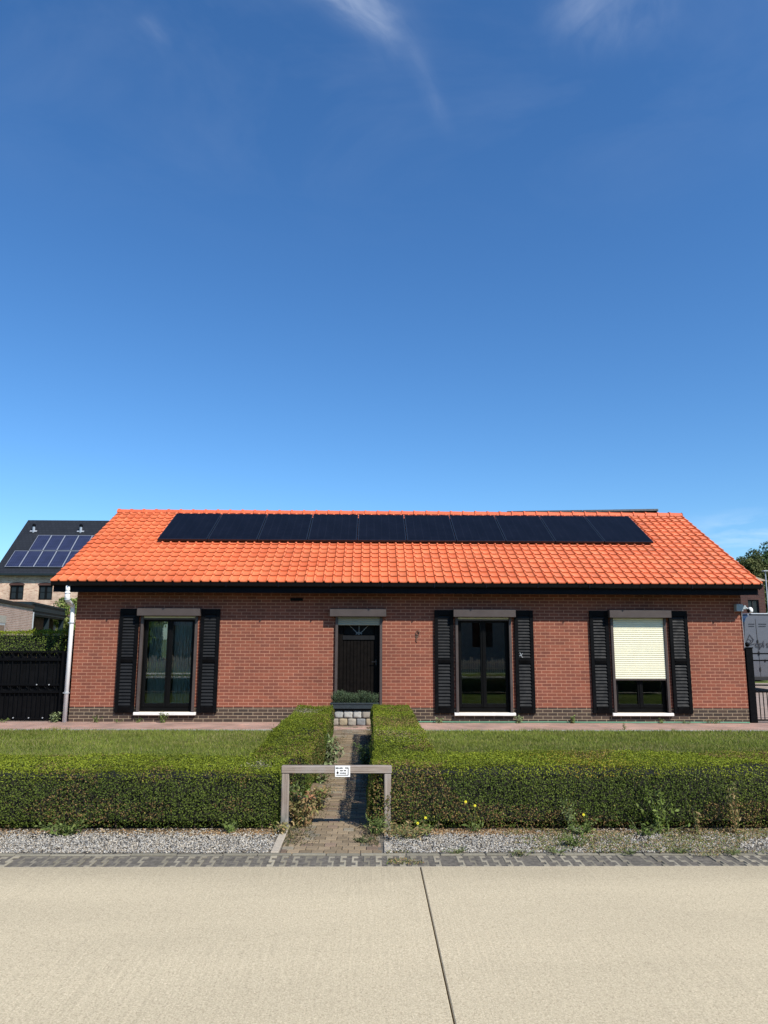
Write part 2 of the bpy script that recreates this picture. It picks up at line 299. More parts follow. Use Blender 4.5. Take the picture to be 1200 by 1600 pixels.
# ------------------------------------------------------------------ mesh helpers
def tag(o, label=None, cat=None, group=None, kind=None):
    if label: o['label'] = label
    if cat: o['category'] = cat
    if group: o['group'] = group
    if kind: o['kind'] = kind
    return o
def wloc(o):
    v = Vector((0, 0, 0))
    while o: v += o.location; o = o.parent
    return v
def link(name, me, mat=None, parent=None):
    o = bpy.data.objects.new(name, me); col.objects.link(o)
    if mat: me.materials.append(MATS[mat])
    if parent: o.parent = parent
    return o
def thing(name, label, cat, loc=(0, 0, 0), group=None):
    o = bpy.data.objects.new(name, None); col.objects.link(o); o.location = loc; o.empty_display_size = 0.2
    return tag(o, label, cat, group)
class MB:
    def __init__(s): s.v = []; s.f = []; s.c = []; s.log = []
    def add(s, vs, fs, c=None):
        b = len(s.v); s.v += [tuple(map(float, v)) for v in vs]; s.f += [tuple(i+b for i in f) for f in fs]; s.c += [c]*len(fs); s.log.append((b, len(s.v), len(s.f)-len(fs), len(s.f)))
    def box(s, x0, x1, y0, y1, z0, z1, c=None, mat=None):
        vs = [(x0, y0, z0), (x1, y0, z0), (x1, y1, z0), (x0, y1, z0), (x0, y0, z1), (x1, y0, z1), (x1, y1, z1), (x0, y1, z1)]
        if mat is not None: vs = [tuple(mat @ Vector(v)) for v in vs]
        s.add(vs, [(0, 3, 2, 1), (4, 5, 6, 7), (0, 1, 5, 4), (1, 2, 6, 5), (2, 3, 7, 6), (3, 0, 4, 7)], c)
    def cbox(s, x0, x1, y0, y1, z0, z1, b=0.004, c=None):
        """box with chamfered edges"""
        vs = []
        for (sx, sy, sz) in [(i, j, k) for k in (0, 1) for j in (0, 1) for i in (0, 1)]:
            X = (x0, x1)[sx]; Y = (y0, y1)[sy]; Z = (z0, z1)[sz]; dx_ = b*(1-2*sx); dy_ = b*(1-2*sy); dz_ = b*(1-2*sz)
            vs += [(X, Y+dy_, Z+dz_), (X+dx_, Y, Z+dz_), (X+dx_, Y+dy_, Z)]
        I = lambda i, j, k, a: ((k*2+j)*2+i)*3+a
        fs = []
        for i in (0, 1):
            q = [I(i, 0, 0, 0), I(i, 1, 0, 0), I(i, 1, 1, 0), I(i, 0, 1, 0)]; fs.append(q if i else q[::-1])
            q = [I(0, i, 0, 1), I(1, i, 0, 1), I(1, i, 1, 1), I(0, i, 1, 1)]; fs.append(q[::-1] if i else q)
            q = [I(0, 0, i, 2), I(1, 0, i, 2), I(1, 1, i, 2), I(0, 1, i, 2)]; fs.append(q if i else q[::-1])
        for a in (0, 1):
            for b_ in (0, 1):
                q = [I(0, a, b_, 1), I(1, a, b_, 1), I(1, a, b_, 2), I(0, a, b_, 2)]; fs.append(q)
                q = [I(a, 0, b_, 0), I(a, 1, b_, 0), I(a, 1, b_, 2), I(a, 0, b_, 2)]; fs.append(q)
                q = [I(a, b_, 0, 0), I(a, b_, 1, 0), I(a, b_, 1, 1), I(a, b_, 0, 1)]; fs.append(q)
        for i in (0, 1):
            for j in (0, 1):
                for k in (0, 1): fs.append([I(i, j, k, 0), I(i, j, k, 1), I(i, j, k, 2)])
        s.add(vs, fs, c)
    def prism(s, pts, axis, a, b, c=None):
        """closed polygon pts (2D) extruded along axis ('x': pts are (y,z); 'y': (x,z); 'z': (x,y))"""
        def P(p, t): return {'x': (t, p[0], p[1]), 'y': (p[0], t, p[1]), 'z': (p[0], p[1], t)}[axis]
        n = len(pts); vs = [P(p, a) for p in pts]+[P(p, b) for p in pts]
        fs = [tuple(range(n)), tuple(range(2*n-1, n-1, -1))]+[(i, (i+1) % n, n+(i+1) % n, n+i) for i in range(n)]
        s.add(vs, fs, c)
    def tube(s, path, r, n=10, c=None, caps=True):
        path = [Vector(p) for p in path]; rs = r if hasattr(r, '__len__') else [r]*len(path); vs = []; prev = None
        for i, p in enumerate(path):
            t = (path[min(i+1, len(path)-1)]-path[max(i-1, 0)]).normalized()
            if prev is None: prev = t.orthogonal().normalized()
            a = (prev-t*prev.dot(t)).normalized(); b = t.cross(a); prev = a
            vs += [tuple(p+(a*math.cos(2*math.pi*k/n)+b*math.sin(2*math.pi*k/n))*rs[i]) for k in range(n)]
        fs = [(i*n+k, i*n+(k+1) % n, (i+1)*n+(k+1) % n, (i+1)*n+k) for i in range(len(path)-1) for k in range(n)]
        if caps: fs += [tuple(range(n-1, -1, -1)), tuple((len(path)-1)*n+k for k in range(n))]
        s.add(vs, fs, c)
    def sphere(s, c0, r, n=10, m=6, c=None, sc_=(1, 1, 1)):
        vs = [(c0[0], c0[1], c0[2]+r*sc_[2])]
        for j in range(1, m):
            th = math.pi*j/m
            vs += [(c0[0]+r*sc_[0]*math.sin(th)*math.cos(2*math.pi*k/n), c0[1]+r*sc_[1]*math.sin(th)*math.sin(2*math.pi*k/n), c0[2]+r*sc_[2]*math.cos(th)) for k in range(n)]
        vs.append((c0[0], c0[1], c0[2]-r*sc_[2])); e = len(vs)-1
        fs = [(0, 1+k, 1+(k+1) % n) for k in range(n)]+[(e, e-n+(k+1) % n, e-n+k) for k in range(n)]
        fs += [(1+j*n+k, 1+(j+1)*n+k, 1+(j+1)*n+(k+1) % n, 1+j*n+(k+1) % n) for j in range(m-2) for k in range(n)]
        s.add(vs, fs, c)
    def build(s, name, mat, parent=None, smooth=False):
        o0 = wloc(parent) if parent else Vector((0, 0, 0))
        me = bpy.data.meshes.new(name); me.from_pydata([(v[0]-o0.x, v[1]-o0.y, v[2]-o0.z) for v in s.v], [], s.f)
        if any(c is not None for c in s.c):
            a = me.attributes.new('tone', 'FLOAT_COLOR', 'FACE')
            a.data.foreach_set('color', np.array([(*(c or (0.2, 0.2, 0.2)), 1) for c in s.c], np.float32).ravel())
        if smooth:
            me.polygons.foreach_set('use_smooth', [True]*len(me.polygons))
        me.update(); return link(name, me, mat, parent)
    def parts(s, name, mat, parent, smooth=False):
        """every added shape becomes an object of its own"""
        out = []
        for (v0, v1, f0, f1) in s.log:
            q = MB(); q.add(s.v[v0:v1], [tuple(i-v0 for i in f) for f in s.f[f0:f1]], s.c[f0]); out.append(fix_normals(q.build(name, mat, parent, smooth)))
        return out
def fix_normals(o):
    import bmesh
    b = bmesh.new(); b.from_mesh(o.data); bmesh.ops.recalc_face_normals(b, faces=b.faces[:]); b.to_mesh(o.data); b.free(); return o
def npmesh(name, V, F, C, mat, parent=None):
    """V (n,3); F (m,k) ; C (m,3) face colours"""
    o0 = np.array(wloc(parent)) if parent else np.zeros(3)
    me = bpy.data.meshes.new(name); m, k = F.shape
    me.vertices.add(len(V)); me.vertices.foreach_set('co', (V-o0).astype(np.float32).ravel())
    me.loops.add(m*k); me.loops.foreach_set('vertex_index', F.astype(np.int32).ravel())
    me.polygons.add(m); me.polygons.foreach_set('loop_start', np.arange(0, m*k, k, dtype=np.int32))
    me.update(calc_edges=True)
    a = me.attributes.new('tone', 'FLOAT_COLOR', 'FACE'); a.data.foreach_set('color', np.concatenate([C, np.ones((m, 1))], 1).astype(np.float32).ravel())
    me.validate(); return link(name, me, mat, parent)
def unit(a): return a/np.maximum(1e-9, np.linalg.norm(a, axis=1, keepdims=True))
def fbm(P, s=1.0, seed=0):
    """cheap smooth pseudo noise in about -1..1"""
    r = np.random.default_rng(seed); out = np.zeros(len(P)); amp = 1.0; tot = 0
    for o in range(4):
        for _ in range(3):
            k = r.normal(size=3)*s*2**o; out += amp*np.sin(P@k+r.uniform(0, 6.28)); tot += amp*0.6
        amp *= 0.6
    return out/tot
def leaves(name, P, N, L, C, mat='foliage', parent=None, jit=0.8, asp=0.5, kite=True):
    n = len(P); nn = unit(N+rng.normal(size=(n, 3))*jit); t = unit(np.cross(nn, rng.normal(size=(n, 3)))); b = np.cross(nn, t)
    L = (L*rng.uniform(0.65, 1.3, n))[:, None]; fold = nn*L*0.12
    V = np.stack([P-t*L*0.5, P+b*L*asp*0.5+fold-t*L*0.06, P+t*L*0.5, P-b*L*asp*0.5+fold-t*L*0.06], 1).reshape(-1, 3)
    return npmesh(name, V, np.arange(4*n).reshape(n, 4), C, mat, parent)

# ------------------------------------------------------------------ ground and setting
def sheet(name, pts, z, mat, kind='structure'):
    mb = MB(); mb.add([(x, y, z) for x, y in pts], [tuple(range(len(pts)))]); o = mb.build(name, mat); tag(o, kind=kind); return o
sheet('ground', [(-700, -700), (700, -700), (700, 900), (-700, 900)], -0.05, 'turf')
# concrete road slabs with a real joint between them
mb = MB()
for x0, x1 in [(-16, 0.44), (0.455, 6.448), (6.4560, 12.45), (12.465, 30)]:
    mb.cbox(x0, x1, -16.2, -9.655, -0.2, 0.0, 0.005)
o = mb.build('road', 'road_concrete'); tag(fix_normals(o), kind='structure')
mb = MB(); mb.box(-16, 30, -16.15, -9.70, -0.19, -0.03); tag(mb.build('road_joint', 'joint_dark'), kind='structure')
sheet('verge_ground', [(-16, -9.655), (30, -9.655), (30, -7.0), (-16, -7.0)], -0.022, 'stone_base')
sheet('verge_soil', [(-16, -8.75), (30, -8.75), (30, -7.6), (-16, -7.6)], -0.012, 'earth')
sheet('lawn_ground', [(-16, -7.62), (30, -7.62), (30, -1.3), (-16, -1.3)], -0.016, 'turf')
# paving strip along the house
mb = MB(); mb.box(-16, 30, -1.24, 0.02, -0.1, 0.0); o = mb.build('house_paving', 'strip_paver'); tag(o, kind='structure')
mb = MB()
x = -16.0
while x < 30:
    mb.cbox(x+0.004, x+0.996, -1.30, -1.244, -0.1, 0.004+random.uniform(-.003, .003), 0.004); x += 1.0
o = mb.build('lawn_kerb', 'slab_grey'); tag(fix_normals(o), kind='structure')
sheet('driveway', [(13.87, 0.03), (60, 0.03), (60, 14), (13.87, 14)], 0.002, 'drive_paver')
sheet('side_yard', [(-30, 0.03), (-0.06, 0.03), (-0.06, 14), (-30, 14)], 0.002, 'drive_paver')
# band of S-shaped grid pavers beside the road
mb = MB(); mb.box(-16, 30, -9.652, -9.30, -0.1, -0.008); tag(mb.build('verge_band', 'joint_soil'), kind='structure')
mb = MB(); x = -3.0
while x < 16:
    j = x+random.uniform(-.002, .002); zt = random.uniform(-.009, .001); g_ = random.uniform(.55, 1.08); cc = (0.30*g_, 0.265*g_, 0.195*g_); y0 = -9.638+random.uniform(-.003, .003)
    for (a, b, c, d_) in ((-.024, .024, 0, .040), (.006, .024, .040, .114), (-.024, .024, .114, .156), (-.024, -.006, .156, .228), (-.024, .026, .228, .268)):
        mb.cbox(j+a, j+b, y0+c, y0+d_, -.03, zt, .003, cc)
    x += 0.0905
x = -3.0
while x < 16:
    g_ = random.uniform(.75, 1.1); w_ = random.choice([0.27, 0.36, 0.27])
    mb.cbox(x+.004, x+w_-.004, -9.352, -9.305, -0.06, random.uniform(-.003, .004), 0.005, (0.215*g_, 0.195*g_, 0.145*g_)); x += w_
mb.box(-3, 16, -9.652, -9.641, -.05, -0.004, (0.36, 0.32, 0.25))
o = mb.build('grid_paving', 'stone_bits'); tag(fix_normals(o), kind='structure')

# clinker path
mb = MB(); y = -9.295; r_ = 0
while y < -0.66:
    h_ = 0.098; bl = .098 if y < -8.2 else .20; x = 5.36+(0.0 if r_ % 2 else -bl/2); xr = 6.17; h_ = h_ if y < -8.2 else .068
    wander = 0.015*math.sin(y*1.7)
    while x < xr:
        a = max(x, 5.36); b = min(x+bl, xr)
        if b-a > 0.03:
            t = random.random(); base = (0.27, 0.205, 0.130) if t < .65 else ((0.23, 0.165, 0.115) if t < .82 else (0.25, 0.215, 0.155))
            g_ = random.uniform(0.62, 1.05)*(1 if y < -8.2 else .86)
            zt = random.uniform(-0.005, 0.004)
            mb.cbox(a+.0018+wander, b-.0018+wander, y+.0018+random.uniform(-.002, .002), y+h_-.0018, -0.06, zt, 0.005, tuple(k*g_ for k in base))
        x += bl
    y += h_; r_ += 1
# light edging kerbs of the path
y = -9.29
while y < -8.2:
    g_ = random.uniform(.85, 1.1); mb.cbox(5.285, 5.35, y+.004, y+.38, -.06, .006, 0.005, (0.38*g_, 0.33*g_, 0.26*g_)); y += .385
mb.cbox(6.19, 6.26, -9.29, -8.99, -.06, .004, 0.005, (0.40, 0.35, 0.28))
o = mb.build('path', 'path_clinker'); tag(fix_normals(o), kind='structure')
sheet('path_bed', [(5.27, -9.30), (6.27, -9.30), (6.27, -0.62), (5.27, -0.62)], -0.011, 'joint_soil')

# gravel
def gravel(name, n, x0, x1, y0, y1, size, cols, keep):
    P = np.stack([rng.uniform(x0, x1, n), rng.uniform(y0, y1, n), np.zeros(n)], 1); P = P[keep(P)]; n = len(P)
    s = size*rng.uniform(.5, 1.35, n)[:, None]
    base = np.array([[1, 0, 0], [0, 1, 0], [-1, 0, 0], [0, -1, 0], [0, 0, 1], [0, 0, -1]])*1.0
    V = base[None]*np.array([1, .75, .55])+rng.normal(size=(n, 6, 3))*.16
    a = rng.uniform(0, 6.28, n); ca, sa = np.cos(a)[:, None], np.sin(a)[:, None]
    X = V[..., 0]*ca-V[..., 1]*sa; Y = V[..., 0]*sa+V[..., 1]*ca; Z = V[..., 2]+rng.normal(size=(n, 1))*.3*X
    V = np.stack([X, Y, Z], 2)*s[:, :, None]+P[:, None]+np.array([0, 0, 0.004])
    f = np.array([[0, 1, 4], [1, 2, 4], [2, 3, 4], [3, 0, 4], [1, 0, 5], [2, 1, 5], [3, 2, 5], [0, 3, 5]])
    F = (f[None]+(np.arange(n)*6)[:, None, None]).reshape(-1, 3)
    cs = np.array(cols)[rng.integers(0, len(cols), n)]*rng.uniform(.7, 1.2, (n, 1)); C = np.repeat(cs, 8, 0)
    return npmesh(name, V.reshape(-1, 3), F, C, 'stone_bits')
gc = [(0.36, 0.34, 0.30), (0.24, 0.23, 0.21), (0.48, 0.45, 0.39), (0.34, 0.29, 0.22), (0.19, 0.185, 0.175), (0.42, 0.37, 0.29)]
def keep_gr(P):
    x, y = P[:, 0], P[:, 1]; path = (x > 5.28) & (x < 6.2); thin = 1.0-np.clip((y+8.78)/.16, 0, 1)*.8
    patch = fbm(P*np.array([1, 2, 1]), 1.6, 5); right = x > 6.2
    thin = thin*np.where(right & (patch > .30), .35, 1.0)
    far = (x < 2.5) | (x > 9.8)
    return (~path) & (rng.random(len(x)) < thin) & ((~far) | (rng.random(len(x)) < .5))
o = gravel('gravel', 62000, -1.5, 13.5, -9.30, -8.55, 0.0095, gc, keep_gr); tag(o, 'pale grey crushed gravel lying between hedge foot and grid pavers', 'gravel', kind='stuff')

# dead leaves on the soil at the hedge foot
n = 22000; P = np.stack([rng.uniform(0, 12, n), -8.68+rng.normal(size=n)*.06, rng.uniform(0, .012, n)], 1)
P = P[((P[:, 0] < 5.25) | (P[:, 0] > 6.2)) & (rng.random(n) < .25+.75*(fbm(P, 1.3, 9) > -.1))]; n = len(P)
C = np.array([(0.40, 0.25, 0.12), (0.28, 0.17, 0.09), (0.50, 0.38, 0.22)])[rng.integers(0, 3, n)]*rng.uniform(.6, 1.2, (n, 1))
o = leaves('leaf_litter', P, np.tile([0, 0, 1.0], (n, 1)), .022, C, jit=.45); tag(o, 'dry brown leaf litter scattered along the foot of the hedges', 'leaf litter', kind='stuff')

# lawn grass
n = 330000; P = np.stack([rng.uniform(-4, 17, n), rng.uniform(-7.75, -1.31, n), np.full(n, -.015)], 1); P[:, 1] += np.where(P[:, 1] > -1.5, np.clip(fbm(P*np.array([1, 0, 0]), 5.0, 71), 0, 1)*.09, 0)
P = P[~((P[:, 0] > 5.0) & (P[:, 0] < 6.6))]; n = len(P)
a = rng.uniform(0, 6.28, n); w = .0045; h = rng.uniform(.022, .052, n)*(1+.25*fbm(P, 1.2, 3)+.7*(fbm(P, 5.0, 66) > .62))
dd = np.stack([np.cos(a), np.sin(a), np.zeros(n)], 1); lean = rng.normal(size=(n, 3))*.018; lean[:, 2] = 0
V = np.stack([P-dd*w, P+dd*w, P+lean+np.array([0, 0, 1])*h[:, None]], 1).reshape(-1, 3)
f1 = fbm(P, .9, 21)[:, None]; f2 = fbm(P*np.array([1, 3, 1]), 2.4, 22)[:, None]
C = np.array([0.158, 0.192, 0.034])*(1+.32*f1)+np.array([0.07, 0.045, 0.02])*np.clip(f2, 0, 1)*1.2
dry = rng.random((n, 1)) < .10+.22*np.clip(fbm(P*np.array([1, 2, 1]), 1.5, 44)[:, None], 0, 1); C = np.where(dry, np.array([0.30, 0.26, 0.12]), C)*rng.uniform(.7, 1.25, (n, 1))
o = npmesh('grass', V, np.arange(3*n).reshape(n, 3), C, 'grass_blades'); tag(o, 'short mown green grass of the front lawn between hedges and house', 'grass', kind='stuff')

# ------------------------------------------------------------------ hedges
def hedge_samples(boxes, dens, skip_bottom=True):
    """points and normals on the faces of axis aligned boxes (x0,x1,y0,y1,z0,z1), inner overlap removed"""
    Ps, Ns = [], []
    for bi, (x0, x1, y0, y1, z0, z1) in enumerate(boxes):
        faces = [('z', z1, 1, (x0, x1, y0, y1)), ('y', y0, -1, (x0, x1, z0, z1)), ('y', y1, 1, (x0, x1, z0, z1)), ('x', x0, -1, (y0, y1, z0, z1)), ('x', x1, 1, (y0, y1, z0, z1))]
        for ax, c, sgn, (a0, a1, b0, b1) in faces:
            n = int((a1-a0)*(b1-b0)*dens); A = rng.uniform(a0, a1, n); B = rng.uniform(b0, b1, n); Cc = np.full(n, c)
            if ax == 'z': P = np.stack([A, B, Cc], 1); N = np.tile([0, 0, 1.0], (n, 1))
            elif ax == 'y': P = np.stack([A, Cc, B], 1); N = np.tile([0, float(sgn), 0], (n, 1))
            else: P = np.stack([Cc, A, B], 1); N = np.tile([float(sgn), 0, 0], (n, 1))
            ok = np.ones(n, bool)
            for bj, q in enumerate(boxes):
                if bj != bi:
                    e = 1e-3
                    ok &= ~((P[:, 0] > q[0]-e) & (P[:, 0] < q[1]+e) & (P[:, 1] > q[2]-e) & (P[:, 1] < q[3]+e) & (P[:, 2] < q[5]+e))
            Ps.append(P[ok]); Ns.append(N[ok])
    return np.concatenate(Ps), np.concatenate(Ns)
TOPS = [(5.02, -3.1, .16, (0.30, 0.26, 0.19), .75), (5.02, -8.15, .10, (0.30, 0.26, 0.19), .6), (6.5, -4.9, .40, (0.26, 0.17, 0.07), .55), (6.4, -6.3, .30, (0.22, 0.19, 0.10), .35), (8.1, -8.3, .35, (0.26, 0.20, 0.03), .4), (8.1, -3.0, .5, (.3, .2, .1), 0)]
def hedge(name, label, boxes, dens, seed, leaf=.021, group=None, brown=1.0, zfoot=.10, top_new=1.0, rounding=.05, gain=1.0):
    t = thing(name, label, 'hedge', ((boxes[0][0]+boxes[0][1])/2, (boxes[0][2]+boxes[0][3])/2, 0), group)
    P, N = hedge_samples(boxes, dens); z1 = boxes[0][5]; n = len(P)
    top = N[:, 2] > .5
    # round the upper edge: side points lean inwards near the top
    d_top = np.clip((P[:, 2]-(z1-rounding*1.6))/(rounding*1.6), 0, 1)
    P = P-N*(~top)[:, None]*(d_top**2)[:, None]*rounding*.8
    bul = fbm(P, 1.6, seed+12)*.020+fbm(P, 4.2, seed)*.026+fbm(P, 10.0, seed+1)*.014+fbm(P, 26.0, seed+8)*.010
    bul = np.maximum(bul, -.024+.006*rng.normal(size=n))
    side_bulge = np.where(~top, .02*np.sin((P[:, 2]/z1)*3.1), 0)
    foot = np.where(~top, -.045*np.clip(1-(P[:, 2]/zfoot), 0, 1)**1.2, 0)
    P = P+N*(bul+side_bulge+foot)[:, None]; P[:, 2] += np.where(top, fbm(P*np.array([1, 1, 0]), 1.6, seed+2)*.020, 0)
    depth = rng.exponential(.014, n)-.006
    P = P-N*depth[:, None]
    k_new = np.clip(1.25*(P[:, 2]-(z1-.10)+.035*fbm(P, 7.0, seed+15)+rng.normal(size=n)*.022)/.09, 0, 1)*top_new
    dark = np.array([0.048, 0.076, 0.015]); mid = np.array([0.105, 0.138, 0.024]); new = np.array([0.165, 0.195, 0.017])
    f = np.clip(.5+.5*fbm(P, 2.6, seed+3)+rng.normal(size=n)*.30, 0, 1)[:, None]
    C = dark*(1-f)+mid*f; C = C*(1-k_new[:, None]*.9)+new*(k_new[:, None]*.9)*(.45+1.0*f)
    br = (fbm(P*np.array([1, 1, 1.3]), 2.1, seed+4) > .34-brown*.22*(P[:, 2] < .24)-.12*(~top)) & (rng.random(n) < .40*brown)
    C = np.where(br[:, None], np.array([0.19, 0.125, 0.050])*rng.uniform(.6, 1.3, (n, 1)), C)
    for (hx, hy, hr, hc, hp) in TOPS:
        w_ = np.exp(-((P[:, 0]-hx)**2+((P[:, 1]-hy)*.6)**2)/hr**2)*(P[:, 2] > z1-.10); sel = rng.random(n) < w_*hp
        C = np.where(sel[:, None], np.array(hc), C)
    yel = rng.random(n) < .008; C = np.where(yel[:, None], np.array([0.25, 0.22, 0.05]), C)
    C = C*gain*rng.uniform(.75, 1.25, (n, 1))
    # gaps at the foot
    ok = ~((~top) & (P[:, 2] < .09) & (fbm(P*np.array([1, 1, .2]), 2.2, seed+6) > .05) & (rng.random(n) < .3))
    ok &= (rng.random(n) < np.clip(1.0-.55*np.maximum((2.2-P[:, 0])/3, (P[:, 0]-10.2)/3), .5, 1)) | (zfoot > .12)
    P, N, C = P[ok], N[ok], C[ok]
    leaves('foliage', P, N*.9+np.array([0, 0, .35]), leaf, C, parent=t, jit=.75, asp=.55)
    # stray shoots on the top edge
    m = int(len(P)*.006); idx = rng.choice(np.where(P[:, 2] > z1-.05)[0], m)
    sp = []; sn = []
    for i in idx:
        hgt = rng.uniform(.01, .045)*(1+1.2*(rng.random() < .06)); dirr = np.array([rng.normal()*.3, rng.normal()*.3, 1])
        for k in range(5): sp.append(P[i]+dirr*hgt*(k+1)/5); sn.append([rng.normal(), rng.normal(), .4])
    sp = np.array(sp); C2 = np.tile([0.17, 0.22, 0.03], (len(sp), 1))*rng.uniform(.7, 1.2, (len(sp), 1))
    leaves('shoots', sp, np.array(sn), leaf*.9, C2, parent=t)
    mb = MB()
    for (x0, x1, y0, y1, z0, zz) in boxes: mb.box(x0+.072, x1-.072, y0+.072, y1-.072, max(z0, .06), zz-.085)  # solid box added inside so light and view cannot pass
    mb.build('dark_core', 'core_dark', t)
    mb = MB()
    for (x0, x1, y0, y1, z0, zz) in boxes:
        L_ = max(x1-x0, y1-y0); k = int(L_/.16)
        for i in range(k):
            u = (i+random.uniform(.2, .8))/k
            if x1-x0 > y1-y0: cx, cy = x0+.08+(x1-x0-.16)*u, random.choice([y0+.11, (y0+y1)/2, y1-.11])
            else: cx, cy = random.choice([x0+.11, (x0+x1)/2, x1-.11]), y0+.08+(y1-y0-.16)*u
            mb.tube([(cx, cy, 0), (cx+random.uniform(-.03, .03), cy+random.uniform(-.02, .02), .1), (cx+random.uniform(-.06, .06), cy, .22)], [.009, .007, .005], 5)
    tag(mb.build('stems', 'bark', t), kind='stuff'); return t
simple('core_dark', (0.012, 0.012, 0.006), 0.95, var=0.4, nscale=30)  # near-black colour of the solid filler inside the hedges
H1 = [(-3.2, 5.26, -8.60, -7.72, 0.02, .515), (4.84, 5.44, -7.72, -2.35, 0.02, .515)]
hedge('hedge', 'low clipped green hedge on the left, running along the gravel and turning up the path', H1, 11500, 31, leaf=.0165, gain=1.15, group='clipped hedges bordering the path', brown=.75)
H2 = [(6.10, 15.2, -8.60, -7.76, 0.02, .545), (6.12, 6.74, -7.76, -2.35, 0.02, .545)]
hedge('hedge', 'low clipped hedge on the right with brown patches and dandelions at its foot', H2, 11500, 57, leaf=.0165, gain=1.2, group='clipped hedges bordering the path', brown=1.15)
H3 = [(-6.5, -.32, .27, 1.2, .02, 1.80)]
hedge('tall_hedge', 'tall clipped hedge with yellow-green top behind the black sheeted gate', H3, 2600, 77, leaf=.032, brown=1.7, zfoot=.15, gain=1.45)

# ------------------------------------------------------------------ house
HW = 13.85; RIDGE_Y = 3.2; RZ = 4.83; EZ = 2.81; EY = -.5; XL, XR = -.353, 14.057
house = thing('brick_house', 'long low red brick house with bright orange tiled roof and black shutters', 'house', (0, 0, 0))
WC = [1.94, 8.42, 11.65]; OP = [(c-.58, c+.56, .20, 2.12) for c in WC]+[(5.36, 6.30, .30, 2.12)]
def wall_cells(mb, x0, x1, z0, z1, ops, y, th):
    xs = sorted({x0, x1, *[o[0] for o in ops if o[0] > x0], *[o[1] for o in ops if o[1] < x1]}); zs = sorted({z0, z1, *[min(max(o[i], z0), z1) for o in ops for i in (2, 3)]})
    inside = lambda cx, cz: any(o[0] < cx < o[1] and o[2] < cz < o[3] for o in ops)
    for i in range(len(xs)-1):
        for j in range(len(zs)-1):
            a, b, c, d_ = xs[i], xs[i+1], zs[j], zs[j+1]
            if inside((a+b)/2, (c+d_)/2): continue
            mb.add([(a, y, c), (b, y, c), (b, y, d_), (a, y, d_)], [(0, 1, 2, 3)]); mb.add([(a, y+th, c), (b, y+th, c), (b, y+th, d_), (a, y+th, d_)], [(3, 2, 1, 0)])
    for (a, b, c, d_) in ops:
        c2, d2 = max(c, z0), min(d_, z1)
        if d2 <= c2: continue
        mb.add([(a, y, c2), (a, y+th, c2), (a, y+th, d2), (a, y, d2)], [(0, 1, 2, 3)]); mb.add([(b, y, c2), (b, y+th, c2), (b, y+th, d2), (b, y, d2)], [(3, 2, 1, 0)])
        if z0 <= c < z1: mb.add([(a, y, c), (b, y, c), (b, y+th, c), (a, y+th, c)], [(0, 1, 2, 3)])
        if z0 < d_ <= z1: mb.add([(a, y, d_), (b, y, d_), (b, y+th, d_), (a, y+th, d_)], [(3, 2, 1, 0)])
PZ = .293; ops = OP
mb = MB(); wall_cells(mb, 0, HW, PZ, 2.72, ops, 0, .30); 
for X, s_ in ((0, 1), (HW, -1)):
    pts = [(0, PZ), (2*RIDGE_Y, PZ), (2*RIDGE_Y, 2.9), (RIDGE_Y, 4.72), (0, 2.9)]
    mb.prism(pts, 'x', X, X+s_*.001)
mb.box(0.3, HW-.3, 2*RIDGE_Y-.3, 2*RIDGE_Y, PZ, 2.85)
mb.build('wall', 'red_brick', house)
mb = MB(); wall_cells(mb, 0, HW, -.1, PZ, ops, 0, .30)
for X in (0, HW): mb.add([(X, 0, -.1), (X, 2*RIDGE_Y, -.1), (X, 2*RIDGE_Y, PZ), (X, 0, PZ)], [(0, 1, 2, 3)])
mb.box(0.3, HW-.3, 2*RIDGE_Y-.3, 2*RIDGE_Y, -.1, PZ)
mb.build('plinth', 'dark_brick', house)
mb = MB(); mb.box(.05, HW-.05, .32, 6.0, .08, .1); mb.box(.05, HW-.05, .32, 6.0, 2.55, 2.6); mb.box(.05, HW-.05, 4.2, 4.25, .1, 2.55)
for X in (.04, 3.8, 4.9, 7.0, 10.0, 13.75): mb.box(X, X+.05, .32, 4.2, .1, 2.55)
mb.build('interior', 'interior', house)
